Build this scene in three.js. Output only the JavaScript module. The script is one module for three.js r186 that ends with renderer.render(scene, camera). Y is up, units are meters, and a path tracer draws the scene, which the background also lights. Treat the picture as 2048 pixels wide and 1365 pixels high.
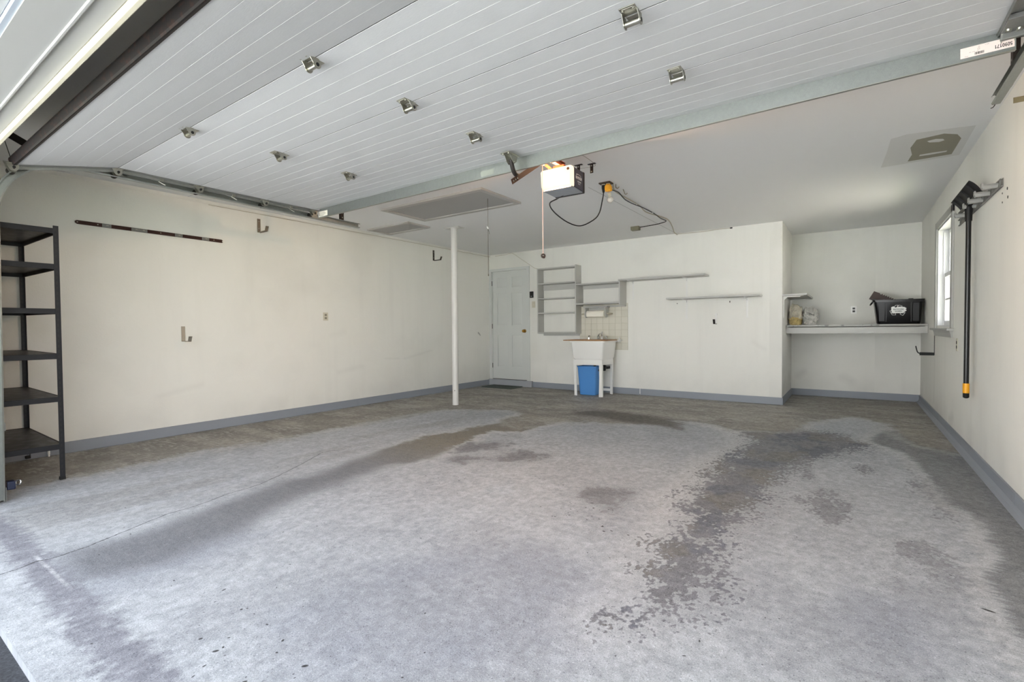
import * as THREE from 'three';
import { RoundedBoxGeometry } from 'three/addons/geometries/RoundedBoxGeometry.js';
import { mergeGeometries, toCreasedNormals } from 'three/addons/utils/BufferGeometryUtils.js';

// ------------------------------------------------------------------ camera, sky, sun, exposure
const scene = new THREE.Scene();
const camera = new THREE.PerspectiveCamera(69.82, 2048 / 1365, 0.05, 200);
camera.position.set(5.7245, 1.0663, 7.5015);
camera.rotation.set(-0.0248, 0.6072, -0.0095, 'YXZ');
scene.add(camera);
const renderer = new THREE.WebGLRenderer({ antialias: true });
renderer.toneMapping = THREE.LinearToneMapping;
renderer.toneMappingExposure = 6.8;
renderer.shadowMap.enabled = true;
{ // soft, hazy sky: bright at the horizon, a little bluer overhead
  const W = 64, H = 32, d = new Uint8Array(W * H * 4);
  for (let j = 0; j < H; j++) {
    const el = Math.max(0, ((j + 0.5) / H - 0.5) * 2), k = Math.pow(el, 0.42);
    for (let i = 0; i < W; i++) d.set([253 - 145 * k, 252 - 136 * k, 250 - 126 * k, 255], (j * W + i) * 4);
  }
  const t = new THREE.DataTexture(d, W, H); t.colorSpace = THREE.SRGBColorSpace; t.magFilter = t.minFilter = THREE.LinearFilter;
  t.mapping = THREE.EquirectangularReflectionMapping; t.needsUpdate = true;
  scene.background = t; scene.backgroundIntensity = 1.42;
}
const sun = new THREE.DirectionalLight(0xf6f8fc, 13.6);
sun.position.set(-6, 16, -9); sun.target.position.set(3, 0, 8); sun.castShadow = true;
Object.assign(sun.shadow.camera, { left: -25, right: 25, top: 25, bottom: -25, near: 1, far: 70 });
sun.shadow.mapSize.set(2048, 2048);
scene.add(sun, sun.target);

// ------------------------------------------------------------------ helpers
const H = 2.48, XR = 6.508, XA = 4.953, DA = 1.245, ZF = 6.87, ZO = 7.10, TOP = 2.63;
const base = new Map(), used = new Map();
function numbered(n) { const k = used.get(n) ?? 0; used.set(n, k + 1); return k ? n + '_' + String(k).padStart(3, '0') : n; }
function rng(seed) { let s = seed >>> 0; return () => { s = (s + 0x6d2b79f5) >>> 0; let t = Math.imul(s ^ (s >>> 15), 1 | s); t = (t + Math.imul(t ^ (t >>> 7), 61 | t)) ^ t; return ((t ^ (t >>> 14)) >>> 0) / 4294967296; }; }
function clean(g) { g = g.index ? g.toNonIndexed() : g; for (const k of Object.keys(g.attributes)) if (!['position', 'normal', 'uv'].includes(k)) g.deleteAttribute(k); g.morphAttributes = {}; g.clearGroups(); return g; }
function metreUV(g) { // uv in metres, by the side a face looks to
  g = clean(g); const p = g.attributes.position, uv = new Float32Array(p.count * 2), a = new THREE.Vector3(), b = new THREE.Vector3(), c = new THREE.Vector3(), n = new THREE.Vector3();
  for (let i = 0; i < p.count; i += 3) {
    a.fromBufferAttribute(p, i); b.fromBufferAttribute(p, i + 1); c.fromBufferAttribute(p, i + 2);
    n.subVectors(b, a).cross(c.clone().sub(a)); const x = Math.abs(n.x), y = Math.abs(n.y), z = Math.abs(n.z);
    [a, b, c].forEach((v, k) => { const o = (i + k) * 2; if (y >= x && y >= z) { uv[o] = v.x; uv[o + 1] = v.z; } else if (x >= z) { uv[o] = v.z; uv[o + 1] = v.y; } else { uv[o] = v.x; uv[o + 1] = v.y; } });
  }
  g.setAttribute('uv', new THREE.BufferAttribute(uv, 2)); return g;
}
function merge(gs, keepUV) { gs = (Array.isArray(gs) ? gs : [gs]).map((g) => (keepUV ? clean(g) : metreUV(g))); return gs.length > 1 ? mergeGeometries(gs) : gs[0]; }
function bx(x0, x1, y0, y1, z0, z1, r = 0) {
  const w = Math.abs(x1 - x0), h = Math.abs(y1 - y0), d = Math.abs(z1 - z0);
  const g = r ? new RoundedBoxGeometry(w, h, d, 2, Math.min(r, w / 2.01, h / 2.01, d / 2.01)) : new THREE.BoxGeometry(w, h, d);
  return g.translate((x0 + x1) / 2, (y0 + y1) / 2, (z0 + z1) / 2);
}
const V = (p) => new THREE.Vector3(...p);
function cyl(p0, p1, r0, r1 = r0, n = 16) {
  const a = V(p0), b = V(p1), d = b.clone().sub(a), g = new THREE.CylinderGeometry(r1, r0, d.length(), n);
  g.applyQuaternion(new THREE.Quaternion().setFromUnitVectors(new THREE.Vector3(0, 1, 0), d.clone().normalize()));
  return g.translate(...a.add(b).multiplyScalar(0.5).toArray());
}
function tube(pts, r, n = 40, k = 8, tension = 0.5) { return new THREE.TubeGeometry(new THREE.CatmullRomCurve3(pts.map(V), false, 'catmullrom', tension), n, r, k); }
function bar(p0, p1, w, t, up = [0, 1, 0]) { // flat bar from p0 to p1; w across, t thick along 'up'
  const a = V(p0), b = V(p1), d = b.clone().sub(a), L = d.length(); d.normalize();
  const s = new THREE.Vector3().crossVectors(V(up), d).normalize(), u = new THREE.Vector3().crossVectors(d, s);
  return new THREE.BoxGeometry(w, t, L).applyMatrix4(new THREE.Matrix4().makeBasis(s, u, d)).translate(...a.add(b).multiplyScalar(0.5).toArray());
}
function prism(axis, pts, w0, w1, holes = []) { // x: pts are [z, y]; y: [x, z]; z: [x, y]
  const s = new THREE.Shape(pts.map((p) => new THREE.Vector2(...p)));
  for (const h of holes) s.holes.push(new THREE.Path(h.map((p) => new THREE.Vector2(...p))));
  const g = clean(new THREE.ExtrudeGeometry(s, { depth: w1 - w0, bevelEnabled: false })), p = g.attributes.position;
  for (let i = 0; i < p.count; i++) { const u = p.getX(i), v = p.getY(i), w = p.getZ(i) + w0; if (axis === 'x') p.setXYZ(i, w, v, u); else if (axis === 'y') p.setXYZ(i, u, w, v); else p.setXYZ(i, u, v, w); }
  if (axis !== 'z') for (let i = 0; i < p.count; i += 3) { const a = [p.getX(i + 1), p.getY(i + 1), p.getZ(i + 1)]; p.setXYZ(i + 1, p.getX(i + 2), p.getY(i + 2), p.getZ(i + 2)); p.setXYZ(i + 2, ...a); }
  g.computeVertexNormals(); return g;
}
function loft(levels, capA = true, capB = true, seg = 4) { // rounded rectangles [y, x0, x1, z0, z1, r] joined upwards
  const ring = ([y, x0, x1, z0, z1, r]) => { const o = []; [[x1 - r, z1 - r, 0], [x0 + r, z1 - r, 1], [x0 + r, z0 + r, 2], [x1 - r, z0 + r, 3]].forEach(([cx, cz, q]) => { for (let k = 0; k <= seg; k++) { const a = (q + k / seg) * Math.PI / 2; o.push([cx + r * Math.cos(a), y, cz + r * Math.sin(a)]); } }); return o; };
  const R = levels.map(ring), n = R[0].length, P = [];
  const quad = (a, b, c, d) => P.push(...a, ...b, ...c, ...a, ...c, ...d);
  for (let i = 0; i + 1 < R.length; i++) for (let k = 0; k < n; k++) { const m = (k + 1) % n; quad(R[i][k], R[i + 1][k], R[i + 1][m], R[i][m]); }
  const cap = (r, up) => { const c = [0, 1, 2].map((q) => r.reduce((s, p) => s + p[q], 0) / n); for (let k = 0; k < n; k++) { const a = r[k], b = r[(k + 1) % n]; up ? P.push(...c, ...b, ...a) : P.push(...c, ...a, ...b); } };
  if (capA) cap(R[0], false); if (capB) cap(R[R.length - 1], true);
  let g = new THREE.BufferGeometry(); g.setAttribute('position', new THREE.Float32BufferAttribute(P, 3)); g.setAttribute('uv', new THREE.Float32BufferAttribute(new Float32Array(P.length / 3 * 2), 2)); g.computeVertexNormals();
  return toCreasedNormals(g, 0.7);
}
function obj(name, geos, mat, parent = scene, keepUV) {
  let g = merge(geos, keepUV); const b = base.get(parent); if (b) g = g.translate(-b[0], -b[1], -b[2]);
  const m = new THREE.Mesh(g, mat); m.name = parent === scene ? numbered(name) : name; m.castShadow = m.receiveShadow = true;
  parent.add(m); if (b) base.set(m, b); return m;
}
function partGroup(name, parent) { const o = new THREE.Group(); o.name = name; parent.add(o); base.set(o, base.get(parent)); return o; }
function thing(name, label, category, pos, group) {
  const o = new THREE.Group(); o.name = numbered(name); o.position.set(...pos); base.set(o, pos); scene.add(o);
  o.userData = { label, category, kind: 'thing' }; if (group) o.userData.group = group; return o;
}
function single(name, label, category, geos, mat, group, keepUV) { const m = obj(name, geos, mat, scene, keepUV); m.userData = { label, category, kind: 'thing' }; if (group) m.userData.group = group; return m; }
function copy(src, delta, label) { const c = src.clone(); c.name = numbered(src.name.replace(/_\d{3}$/, '')); c.position.add(V(delta)); c.userData = { ...src.userData, label: label ?? src.userData.label }; scene.add(c); return c; }
function struct(name, geos, mat, keepUV) { const m = obj(name, geos, mat, scene, keepUV); m.userData = { kind: 'structure' }; base.set(m, [0, 0, 0]); return m; }
function structGroup(name) { const o = new THREE.Group(); o.name = name; o.userData = { kind: 'structure' }; scene.add(o); base.set(o, [0, 0, 0]); return o; }
// noise
function hash(i, j, s) { let h = Math.imul(i, 374761393) + Math.imul(j, 668265263) + Math.imul(s, 974634721); h = Math.imul(h ^ (h >>> 13), 1274126177); return ((h ^ (h >>> 16)) >>> 0) / 4294967296; }
function vn(x, y, s) { const i = Math.floor(x), j = Math.floor(y), u = x - i, v = y - j, a = u * u * (3 - 2 * u), b = v * v * (3 - 2 * v); const p = hash(i, j, s), q = hash(i + 1, j, s), r = hash(i, j + 1, s), t = hash(i + 1, j + 1, s); return p + (q - p) * a + (r - p + (p - q - r + t) * a) * b; }
function fbm(x, y, s, o = 4) { let f = 0, a = 0.5, n = 0; for (let k = 0; k < o; k++) { f += a * vn(x, y, s + k); n += a; a *= 0.5; x = x * 2.03 + 7.1; y = y * 2.03 + 3.7; } return f / n; }
const sm = (a, b, x) => { const t = Math.min(1, Math.max(0, (x - a) / (b - a))); return t * t * (3 - 2 * t); };
const mix = (a, b, t) => a + (b - a) * t;
function paint(w, h, fn, srgb = true) { // fn(u, v) gives 0..255 values
  const d = new Uint8Array(w * h * 4); for (let j = 0; j < h; j++) for (let i = 0; i < w; i++) { const c = fn((i + 0.5) / w, (j + 0.5) / h, i, j), o = (j * w + i) * 4; d[o] = Math.max(0, Math.min(255, c[0])); d[o + 1] = Math.max(0, Math.min(255, c[1])); d[o + 2] = Math.max(0, Math.min(255, c[2])); d[o + 3] = 255; }
  const t = new THREE.DataTexture(d, w, h); t.wrapS = t.wrapT = THREE.RepeatWrapping; t.magFilter = THREE.LinearFilter; t.minFilter = THREE.LinearMipmapLinearFilter; t.generateMipmaps = true; if (srgb) t.colorSpace = THREE.SRGBColorSpace; t.needsUpdate = true; return t;
}
function scaled(t, rx, ry, ox = 0, oy = 0) { const c = t.clone(); c.repeat.set(rx, ry); c.offset.set(ox, oy); c.needsUpdate = true; return c; }
function print(w, h, draw) { const c = document.createElement('canvas'); c.width = w; c.height = h; const x = c.getContext('2d'); draw(x, w, h); const t = new THREE.CanvasTexture(c); t.colorSpace = THREE.SRGBColorSpace; t.anisotropy = 8; return t; }

// ------------------------------------------------------------------ materials
const std = (color, roughness = 0.6, o = {}) => new THREE.MeshStandardMaterial({ color: new THREE.Color(color), roughness, ...o });
const wrap = (x, n) => ((x % n) + n) % n;
function tileNoise(u, v, f, s) { const x = u * f, y = v * f, i = Math.floor(x), j = Math.floor(y), a = x - i, b = y - j, g = (p, q) => hash(wrap(p, f), wrap(q, f), s), sa = a * a * (3 - 2 * a), sb = b * b * (3 - 2 * b); return mix(mix(g(i, j), g(i + 1, j), sa), mix(g(i, j + 1), g(i + 1, j + 1), sa), sb); }
const rollerBump = paint(256, 256, (u, v) => { const n = 0.5 * tileNoise(u, v, 32, 1) + 0.3 * tileNoise(u, v, 64, 2) + 0.2 * tileNoise(u, v, 8, 3); return [n * 255, n * 255, n * 255]; }, false);
const grainBump = paint(256, 256, (u, v) => { const n = 0.6 * tileNoise(u, v * 0.25, 64, 11) + 0.4 * tileNoise(u, v, 128, 12); return [n * 255, n * 255, n * 255]; }, false);
const wallBump = scaled(rollerBump, 4, 4);
const galvMap = paint(256, 256, (u, v) => { const n = 0.4 * tileNoise(u, v, 24, 21) + 0.6 * tileNoise(u, v, 128, 22), c = 196 + 16 * n; return [c, c + 1, c + 1]; });
const rustMap = paint(512, 128, (u, v) => { const n = fbm(u * 40, v * 8, 31, 4), k = sm(0.5, 0.75, n); return [mix(22, 48, k), mix(15, 26, k), mix(14, 20, k)]; });
const steelStain = paint(256, 256, (u, v) => { const n = fbm(u * 10, v * 10, 41, 4), c = 30 + 46 * sm(0.35, 0.8, n); return [c, c + 1, c + 6]; });
function wallMaterial(tint, marks) { return new THREE.MeshStandardMaterial({ color: tint, roughness: 0.72, bumpMap: wallBump, bumpScale: 0.0006, ...(marks ? { map: marks } : {}) }); }
const WALL = new THREE.Color().setRGB(0.815, 0.81, 0.785);
// faint scuffs and grime on the long walls, by metre
function scuffs(w, h, mw, mh, list, seed) { return paint(w, h, (u, v) => { const x = u * mw, y = v * mh; let g = 1 - 0.03 * sm(0.45, 0.8, fbm(x * 1.3, y * 1.3, seed, 4)) - 0.012 * sm(0.55, 0.9, fbm(x * 9, y * 0.7, seed + 9, 3)) - 0.07 * sm(0.5, 0.0, y) * fbm(x * 5, y * 5, seed + 4, 3);
  for (const [a, b, c, d, r, k] of list) { const px = x - a, py = y - b, qx = c - a, qy = d - b, t = Math.max(0, Math.min(1, (px * qx + py * qy) / (qx * qx + qy * qy))), e = Math.hypot(px - t * qx, py - t * qy) + 0.02 * (fbm(x * 12, y * 12, seed + 2, 2) - 0.5); if (e < r) g -= k * (1 - e / r); }
  return [255 * g, 255 * g, 252 * g]; }); }
const mWallLeft = wallMaterial(WALL, scaled(scuffs(1024, 512, 7.2, 2.48, [[1.6, 0.72, 2.2, 0.62, 0.03, 0.025], [2.2, 0.62, 2.6, 0.64, 0.02, 0.025], [3.0, 0.55, 3.4, 0.5, 0.05, 0.022], [3.3, 1.05, 3.5, 1.0, 0.06, 0.015], [5.1, 0.5, 5.5, 0.42, 0.04, 0.02], [0.3, 0.95, 0.36, 1.0, 0.02, 0.3]], 51), 1 / 7.2, 1 / 2.48));
const mWallRight = wallMaterial(WALL, scaled(scuffs(1024, 512, 7.2, 2.48, [[2.0, 0.45, 2.05, 1.2, 0.04, 0.03], [0.12, 0.2, 0.14, 0.66, 0.05, 0.04], [1.2, 0.15, 1.4, 0.2, 0.08, 0.05]], 61), 1 / 7.2, 1 / 2.48));
const mWall = wallMaterial(WALL, scaled(scuffs(512, 512, 5, 2.48, [[4.6, 0.85, 4.75, 0.75, 0.05, 0.02]], 71), 1 / 5, 1 / 2.48));
const mAlcove = wallMaterial(WALL, scaled(scuffs(512, 512, 2, 2.48, [[1.05, 0.3, 1.12, 0.36, 0.08, 0.05], [1.62, 0.3, 1.72, 0.25, 0.09, 0.04]], 81), 0.5, 1 / 2.48));
const mCeiling = new THREE.MeshStandardMaterial({ color: new THREE.Color().setRGB(0.83, 0.835, 0.83), roughness: 0.85, bumpMap: wallBump, bumpScale: 0.0005 });
const mTrim = new THREE.MeshStandardMaterial({ color: new THREE.Color().setRGB(0.26, 0.285, 0.325), roughness: 0.45, bumpMap: wallBump, bumpScale: 0.0003 });
const mGrey = new THREE.MeshStandardMaterial({ color: new THREE.Color().setRGB(0.50, 0.50, 0.475), roughness: 0.5, bumpMap: scaled(grainBump, 2, 2), bumpScale: 0.0004 });
const mDoorGrey = new THREE.MeshStandardMaterial({ color: new THREE.Color().setRGB(0.64, 0.66, 0.64), roughness: 0.45 });
const mWhite = std(0xe9e9e6, 0.4), mWhitePlastic = std(0xededea, 0.3), mPost = new THREE.MeshStandardMaterial({ color: new THREE.Color().setRGB(0.66, 0.65, 0.62), roughness: 0.4 });
const mPanel = new THREE.MeshStandardMaterial({ color: new THREE.Color().setRGB(0.57, 0.575, 0.58), roughness: 0.5, bumpMap: scaled(grainBump, 1, 3), bumpScale: 0.0004 });
const mGalv = new THREE.MeshStandardMaterial({ map: scaled(galvMap, 3, 3), color: 0xc6cac6, metalness: 0.85, roughness: 0.38 });
const mGalvDull = new THREE.MeshStandardMaterial({ map: scaled(galvMap, 5, 5), color: 0xb5b5b2, metalness: 0.7, roughness: 0.5 });
const mZinc = std(0xaba99f, 0.32, { metalness: 0.95 }), mDarkSteel = std(0x35322f, 0.5, { metalness: 0.6 }), mDarkIron = std(0x2a2523, 0.55, { metalness: 0.4 });
const mChrome = std(0xe4e4e4, 0.12, { metalness: 1 }), mBrass = std(0xb8893c, 0.25, { metalness: 1 });
const mBlack = std(0x111113, 0.45), mBlackGloss = std(0x0d0d10, 0.28), mRubber = std(0x151515, 0.8), mCord = std(0x0f0f0f, 0.5);
const mRust = new THREE.MeshStandardMaterial({ map: scaled(rustMap, 1, 6), roughness: 0.75, metalness: 0.2 });
const mRustBrown = std(0x3a201a, 0.6, { metalness: 0.3 }), mRail = std(0x6b3320, 0.5, { metalness: 0.3 });
const mCable = std(0xb9b1a0, 0.6), mShelfSteel = new THREE.MeshStandardMaterial({ color: 0x1a1b20, roughness: 0.45, metalness: 0.3 }), mShelfPan = new THREE.MeshStandardMaterial({ map: scaled(steelStain, 2, 2), roughness: 0.42, metalness: 0.3 });
const mNavy = std(0x2b2c3c, 0.45), mGreyPlastic = std(0x8c9097, 0.5), mAlmond = std(0xcfcab9, 0.4), mYellow = std(0xf0a818, 0.4);

// ------------------------------------------------------------------ floor: one concrete slab, stained by the years
const inPoly = (pts, x, z) => { let c = false, d = 1e9; for (let i = 0, j = pts.length - 1; i < pts.length; j = i++) { const [xi, zi] = pts[i], [xj, zj] = pts[j]; if (zi > z !== zj > z && x < ((xj - xi) * (z - zi)) / (zj - zi) + xi) c = !c; const ex = xj - xi, ez = zj - zi, t = Math.max(0, Math.min(1, ((x - xi) * ex + (z - zi) * ez) / (ex * ex + ez * ez || 1))); d = Math.min(d, Math.hypot(x - xi - t * ex, z - zi - t * ez)); } return c ? d : -d; };
const inAny = (polys, x, z) => Math.max(...polys.map((p) => inPoly(p, x, z)));
const GX0 = 0, GZ0 = -1.3, GS = 0.025, GW = Math.ceil(6.6 / GS) + 2, GH = Math.ceil(8.6 / GS) + 2;
function field(polys) { const f = new Float32Array(GW * GH); for (let j = 0; j < GH; j++) for (let i = 0; i < GW; i++) f[j * GW + i] = inAny(polys, GX0 + i * GS, GZ0 + j * GS); return (x, z) => { const u = Math.max(0, Math.min(GW - 2.001, (x - GX0) / GS)), v = Math.max(0, Math.min(GH - 2.001, (z - GZ0) / GS)), i = Math.floor(u), j = Math.floor(v), a = u - i, b = v - j, o = j * GW + i; return mix(mix(f[o], f[o + 1], a), mix(f[o + GW], f[o + GW + 1], a), b); }; }
const sealed = field([ // where the old brown sealer is still on: margins and the back of the room
  [[0, 7], [0.9, 6.9], [1.05, 6.62], [1.02, 6.3], [0.98, 5.8], [1.0, 5.4], [1.1, 4.9], [1.08, 4.1], [1.15, 3.2], [1.25, 2.75], [1.6, 2.5], [1.9, 2.36], [2.2, 2.3], [2.35, 2.46], [2.5, 3.0], [2.75, 3.1], [2.9, 2.85], [3.05, 2.6], [3.4, 2.42], [3.75, 2.3], [4.05, 1.95], [4.45, 1.86], [4.75, 2.1], [5.1, 1.95], [5.3, 1.75], [5.35, 1.3], [5.45, 0.9], [5.8, 0.6], [6.05, 0.9], [6.1, 1.4], [6.2, 1.9], [6.6, 2.2], [6.6, -1.3], [0, -1.3]],
]);
const streak = field([[[2.35, 2.3], [2.42, 3.0], [2.36, 3.7], [2.24, 3.99], [2.27, 4.39], [2.34, 4.88], [2.42, 5.33], [2.42, 5.63], [2.5, 6.04], [2.56, 6.26], [2.62, 6.59], [2.61, 6.77], [2.6, 6.86], [3.02, 6.88], [3.14, 6.76], [3.15, 6.59], [3.08, 6.42], [3.06, 6.22], [2.89, 5.9], [2.79, 5.64], [2.79, 5.32], [2.73, 4.9], [2.85, 4.6], [2.71, 3.88], [2.6, 3.4], [2.9, 3.27], [2.95, 2.7]]]);
const lane = field([[[4.72, 2.0], [4.95, 2.5], [4.97, 2.9], [4.9, 3.5], [4.89, 4.09], [4.91, 4.52], [4.96, 4.93], [5.0, 5.3], [5.04, 5.62], [5.0, 5.85], [5.12, 5.75], [5.26, 5.44], [5.22, 5.21], [5.18, 4.86], [5.19, 4.53], [5.31, 4.15], [5.34, 3.65], [5.42, 3.03], [5.6, 2.6], [5.85, 2.1], [5.6, 1.7], [5.1, 1.75], [4.6, 1.9]]]);
const rightEdge = field([[[6.6, 1.2], [6.0, 1.3], [5.85, 1.92], [6.08, 2.3], [6.15, 2.71], [6.2, 3.41], [6.19, 3.68], [6.28, 3.81], [6.33, 4.02], [6.28, 4.39], [6.2, 4.65], [6.2, 5.3], [6.3, 5.9], [6.6, 6.1]]]);
const oil = field([[[2.74, 1.95], [3.14, 1.6], [3.71, 1.68], [4.24, 1.99], [4.28, 2.36], [3.82, 2.28], [3.33, 2.22], [2.96, 2.15]]]);
const smudge = field([[[2.75, 4.0], [2.91, 3.8], [3.13, 3.76], [3.1, 4.0], [3.0, 4.3], [2.85, 4.3]], [[3.36, 3.95], [3.6, 3.9], [3.6, 4.2], [3.4, 4.4], [3.3, 4.3]], [[2.95, 4.4], [3.3, 4.35], [3.2, 4.6], [3.05, 4.6]], [[4.3, 4.6], [4.6, 4.5], [4.6, 4.85], [4.35, 4.8]]]);
const damp = field([[[3.97, 6.5], [3.96, 6.35], [4.0, 6.1], [4.13, 5.8], [4.5, 5.5], [4.92, 5.6], [5.0, 6.03], [4.82, 6.34], [4.61, 6.55], [4.25, 6.65]], [[2.75, 6.9], [2.85, 6.3], [3.2, 6.1], [3.3, 6.6], [3.25, 6.95]], [[5.62, 5.4], [5.75, 5.1], [6.0, 5.0], [6.0, 5.5], [5.8, 5.7]]]);
const crackPts = [[2.64, 7.14], [2.63, 6.98], [2.6, 6.92], [2.62, 6.88], [2.6, 6.74], [2.53, 6.56], [2.44, 6.34], [2.43, 6.15], [2.37, 5.97], [2.35, 5.74], [2.25, 5.53], [2.09, 5.23], [1.92, 4.95]];
const pits = []; { const r = rng(5); for (let i = 0; i < 420; i++) pits.push([1.6 + 4.6 * r(), 3.6 + 3.4 * r(), 0.0012 + 0.003 * r() * r(), r() * 6.28, 1 + 1.6 * r()]);
  for (const [x, z, n] of [[3.84, 6.72, 9], [4.15, 6.76, 9], [4.45, 4.95, 26], [3.3, 5.0, 16], [4.75, 5.0, 8], [3.93, 6.58, 4]]) for (let i = 0; i < n; i++) pits.push([x + 0.35 * (r() - 0.5), z + 0.35 * (r() - 0.5), 0.002 + 0.0055 * r() * r(), r() * 6.28, 1 + 1.5 * r()]); }
function floorColour(x, z) {
  const w1 = fbm(x * 2.2, z * 2.2, 101, 4) - 0.5, w2 = fbm(x * 9, z * 7, 111, 3) - 0.5, fine = fbm(x * 42, z * 34, 121, 3), scr = fbm(x * 14, z * 64, 131, 3), sc2 = fbm(x * 70 + z * 12, z * 58 - x * 9, 141, 3), mid = fbm(x * 15, z * 20, 145, 4);
  const blot = fbm(x * 1.1 + 4, z * 0.8, 151, 4), wx = x + 0.16 * w1 + 0.10 * w2, wz = z + 0.22 * w1 + 0.12 * w2;
  let R = 167, G = 171, B = 178; // bare worn concrete
  const bl = 20 * (blot - 0.5) + 10 * w2 + 12 * (mid - 0.5); R += bl; G += bl; B += bl * 0.95;
  const put = (r, g, b, k) => { k = Math.max(0, Math.min(1, k)); R = mix(R, r, k); G = mix(G, g, k); B = mix(B, b, k); };
  const dm = damp(wx, wz); if (dm > -0.16) put(136, 140, 151, 0.8 * sm(-0.16, 0.16, dm) * (0.5 + 0.7 * fine));
  put(150, 153, 160, 0.45 * sm(0.55, 0.75, fbm(x * 2.1, z * 1.6, 161, 4)));
  if (x < 2.5) put(142, 142, 144, 0.6 * sm(0.5, 0.7, fbm(x * 3.4, z * 0.6 + 9, 171, 4)) * sm(2.5, 1.9, x)); // left lane: bands along the way the cars went
  const far = sm(5.2, 3.9, z), edge = mix(0.1, 0.028, far), ws = streak(wx + 0.05 * w2 * far, wz) + 0.10 * (scr - 0.5) * far + 0.05 * (fine - 0.5);
  put(186, 187, 190, 0.7 * far * sm(-0.16, -0.03, ws) * sm(0.02, -0.02, ws)); // pale tide mark round the stain
  put(mix(108, 118, far), mix(110, 112, far), mix(117, 101, far), sm(-edge, edge * 1.3, ws) * (0.85 + 0.5 * (fine - 0.5)));
  const ld = lane(wx, wz), la = ld + 0.30 * (fine - 0.5) + 0.34 * (sc2 - 0.5) + 0.24 * w2; // flaking grey sealer between the middle and right lanes
  if (ld > -0.3) {
  put(190, 191, 195, 0.75 * sm(-0.3, -0.05, ld) * sm(0.06, -0.05, la) * sm(5.5, 4.6, x));
  put(112, 113, 120, sm(-0.035, 0.05, la) * 0.9); put(96, 100, 112, sm(0.0, 0.1, la) * sm(0.5, 0.62, fbm(x * 5, z * 3.4, 181, 4)) * 0.8); put(117, 115, 112, sm(0.0, 0.1, la) * sm(0.52, 0.64, fbm(x * 4 + 5, z * 3, 185, 4)) * 0.7); }
  if (x > 4.9 && z > 1.2 && z < 5.6) { const fl = fbm(x * 5.5, z * 2.6, 187, 4) + 0.35 * (sc2 - 0.5) + 0.25 * (fine - 0.5); put(122, 123, 130, 0.8 * sm(0.6, 0.67, fl) * sm(4.9, 5.3, x) * sm(5.6, 4.2, z) * sm(1.2, 1.9, z)); }
  const re = rightEdge(x + 0.08 * w1 + 0.05 * w2, z + 0.12 * w1) + 0.10 * (scr - 0.5) + 0.04 * (fine - 0.5);
  put(188, 189, 191, 0.5 * sm(-0.14, -0.03, re) * sm(0.02, -0.03, re)); put(123, 125, 129, sm(-0.025, 0.035, re) * 0.93);
  put(114, 115, 121, sm(-0.05, 0.07, smudge(wx, wz) + 0.22 * (fine - 0.5) + 0.16 * (mid - 0.5)) * 0.85);
  const s0 = sealed(wx, wz); if (s0 > -0.4) { const sd = sealed(wx + 0.04 * w2, wz) + 0.16 * (scr - 0.5) + 0.08 * (mid - 0.5), se = sm(-0.03, 0.06, sd), sv = 0.78 + 0.44 * fbm(x * 2.4, z * 6, 191, 4) + 0.1 * (mid - 0.5);
  put(184, 184, 184, 0.5 * sm(-0.18, -0.03, sd) * sm(0.02, -0.03, sd)); put(142 * sv, 138 * sv, 131 * sv, se * 0.94);
  put(166, 164, 160, se * 0.8 * sm(0.55, 0.66, 0.5 * scr + 0.5 * fbm(x * 3, z * 7, 201, 4) + 0.12 * (fine - 0.5))); }   // scraped bare in places
  const ol = oil(wx, wz); if (ol > -0.3) put(84, 80, 75, sm(-0.06, 0.14, ol + 0.14 * w2 + 0.1 * (scr - 0.5)) * 0.85);
  { // dark weathered line where the door comes down, and the ridge in it
    const d = Math.abs(z - 6.925 - 0.06 * w1), k = sm(0.1, 0.02, d + 0.06 * (fine - 0.5) + 0.05 * (mid - 0.5)) * sm(1.2, 2, x); put(122, 123, 133, 0.85 * k); put(186, 186, 192, 0.6 * sm(0.012, 0.003, Math.abs(z - 6.905 - 0.01 * w2)) * sm(0.4, 0.1, Math.abs(x - 2.75)) * (0.5 + fine)); }
  const sp = hash(Math.floor(x * 640), Math.floor(z * 520), 7) - 0.5, s2 = hash(Math.floor(x * 260 + 0.3), Math.floor(z * 210), 17), gr = (fine - 0.5) * 40 + sp * 40 + (scr - 0.5) * 14 - (s2 > 0.98 ? 30 : 0) + (s2 < 0.02 ? 20 : 0); R += gr; G += gr; B += gr;
  return [R, G, B];
}
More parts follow.
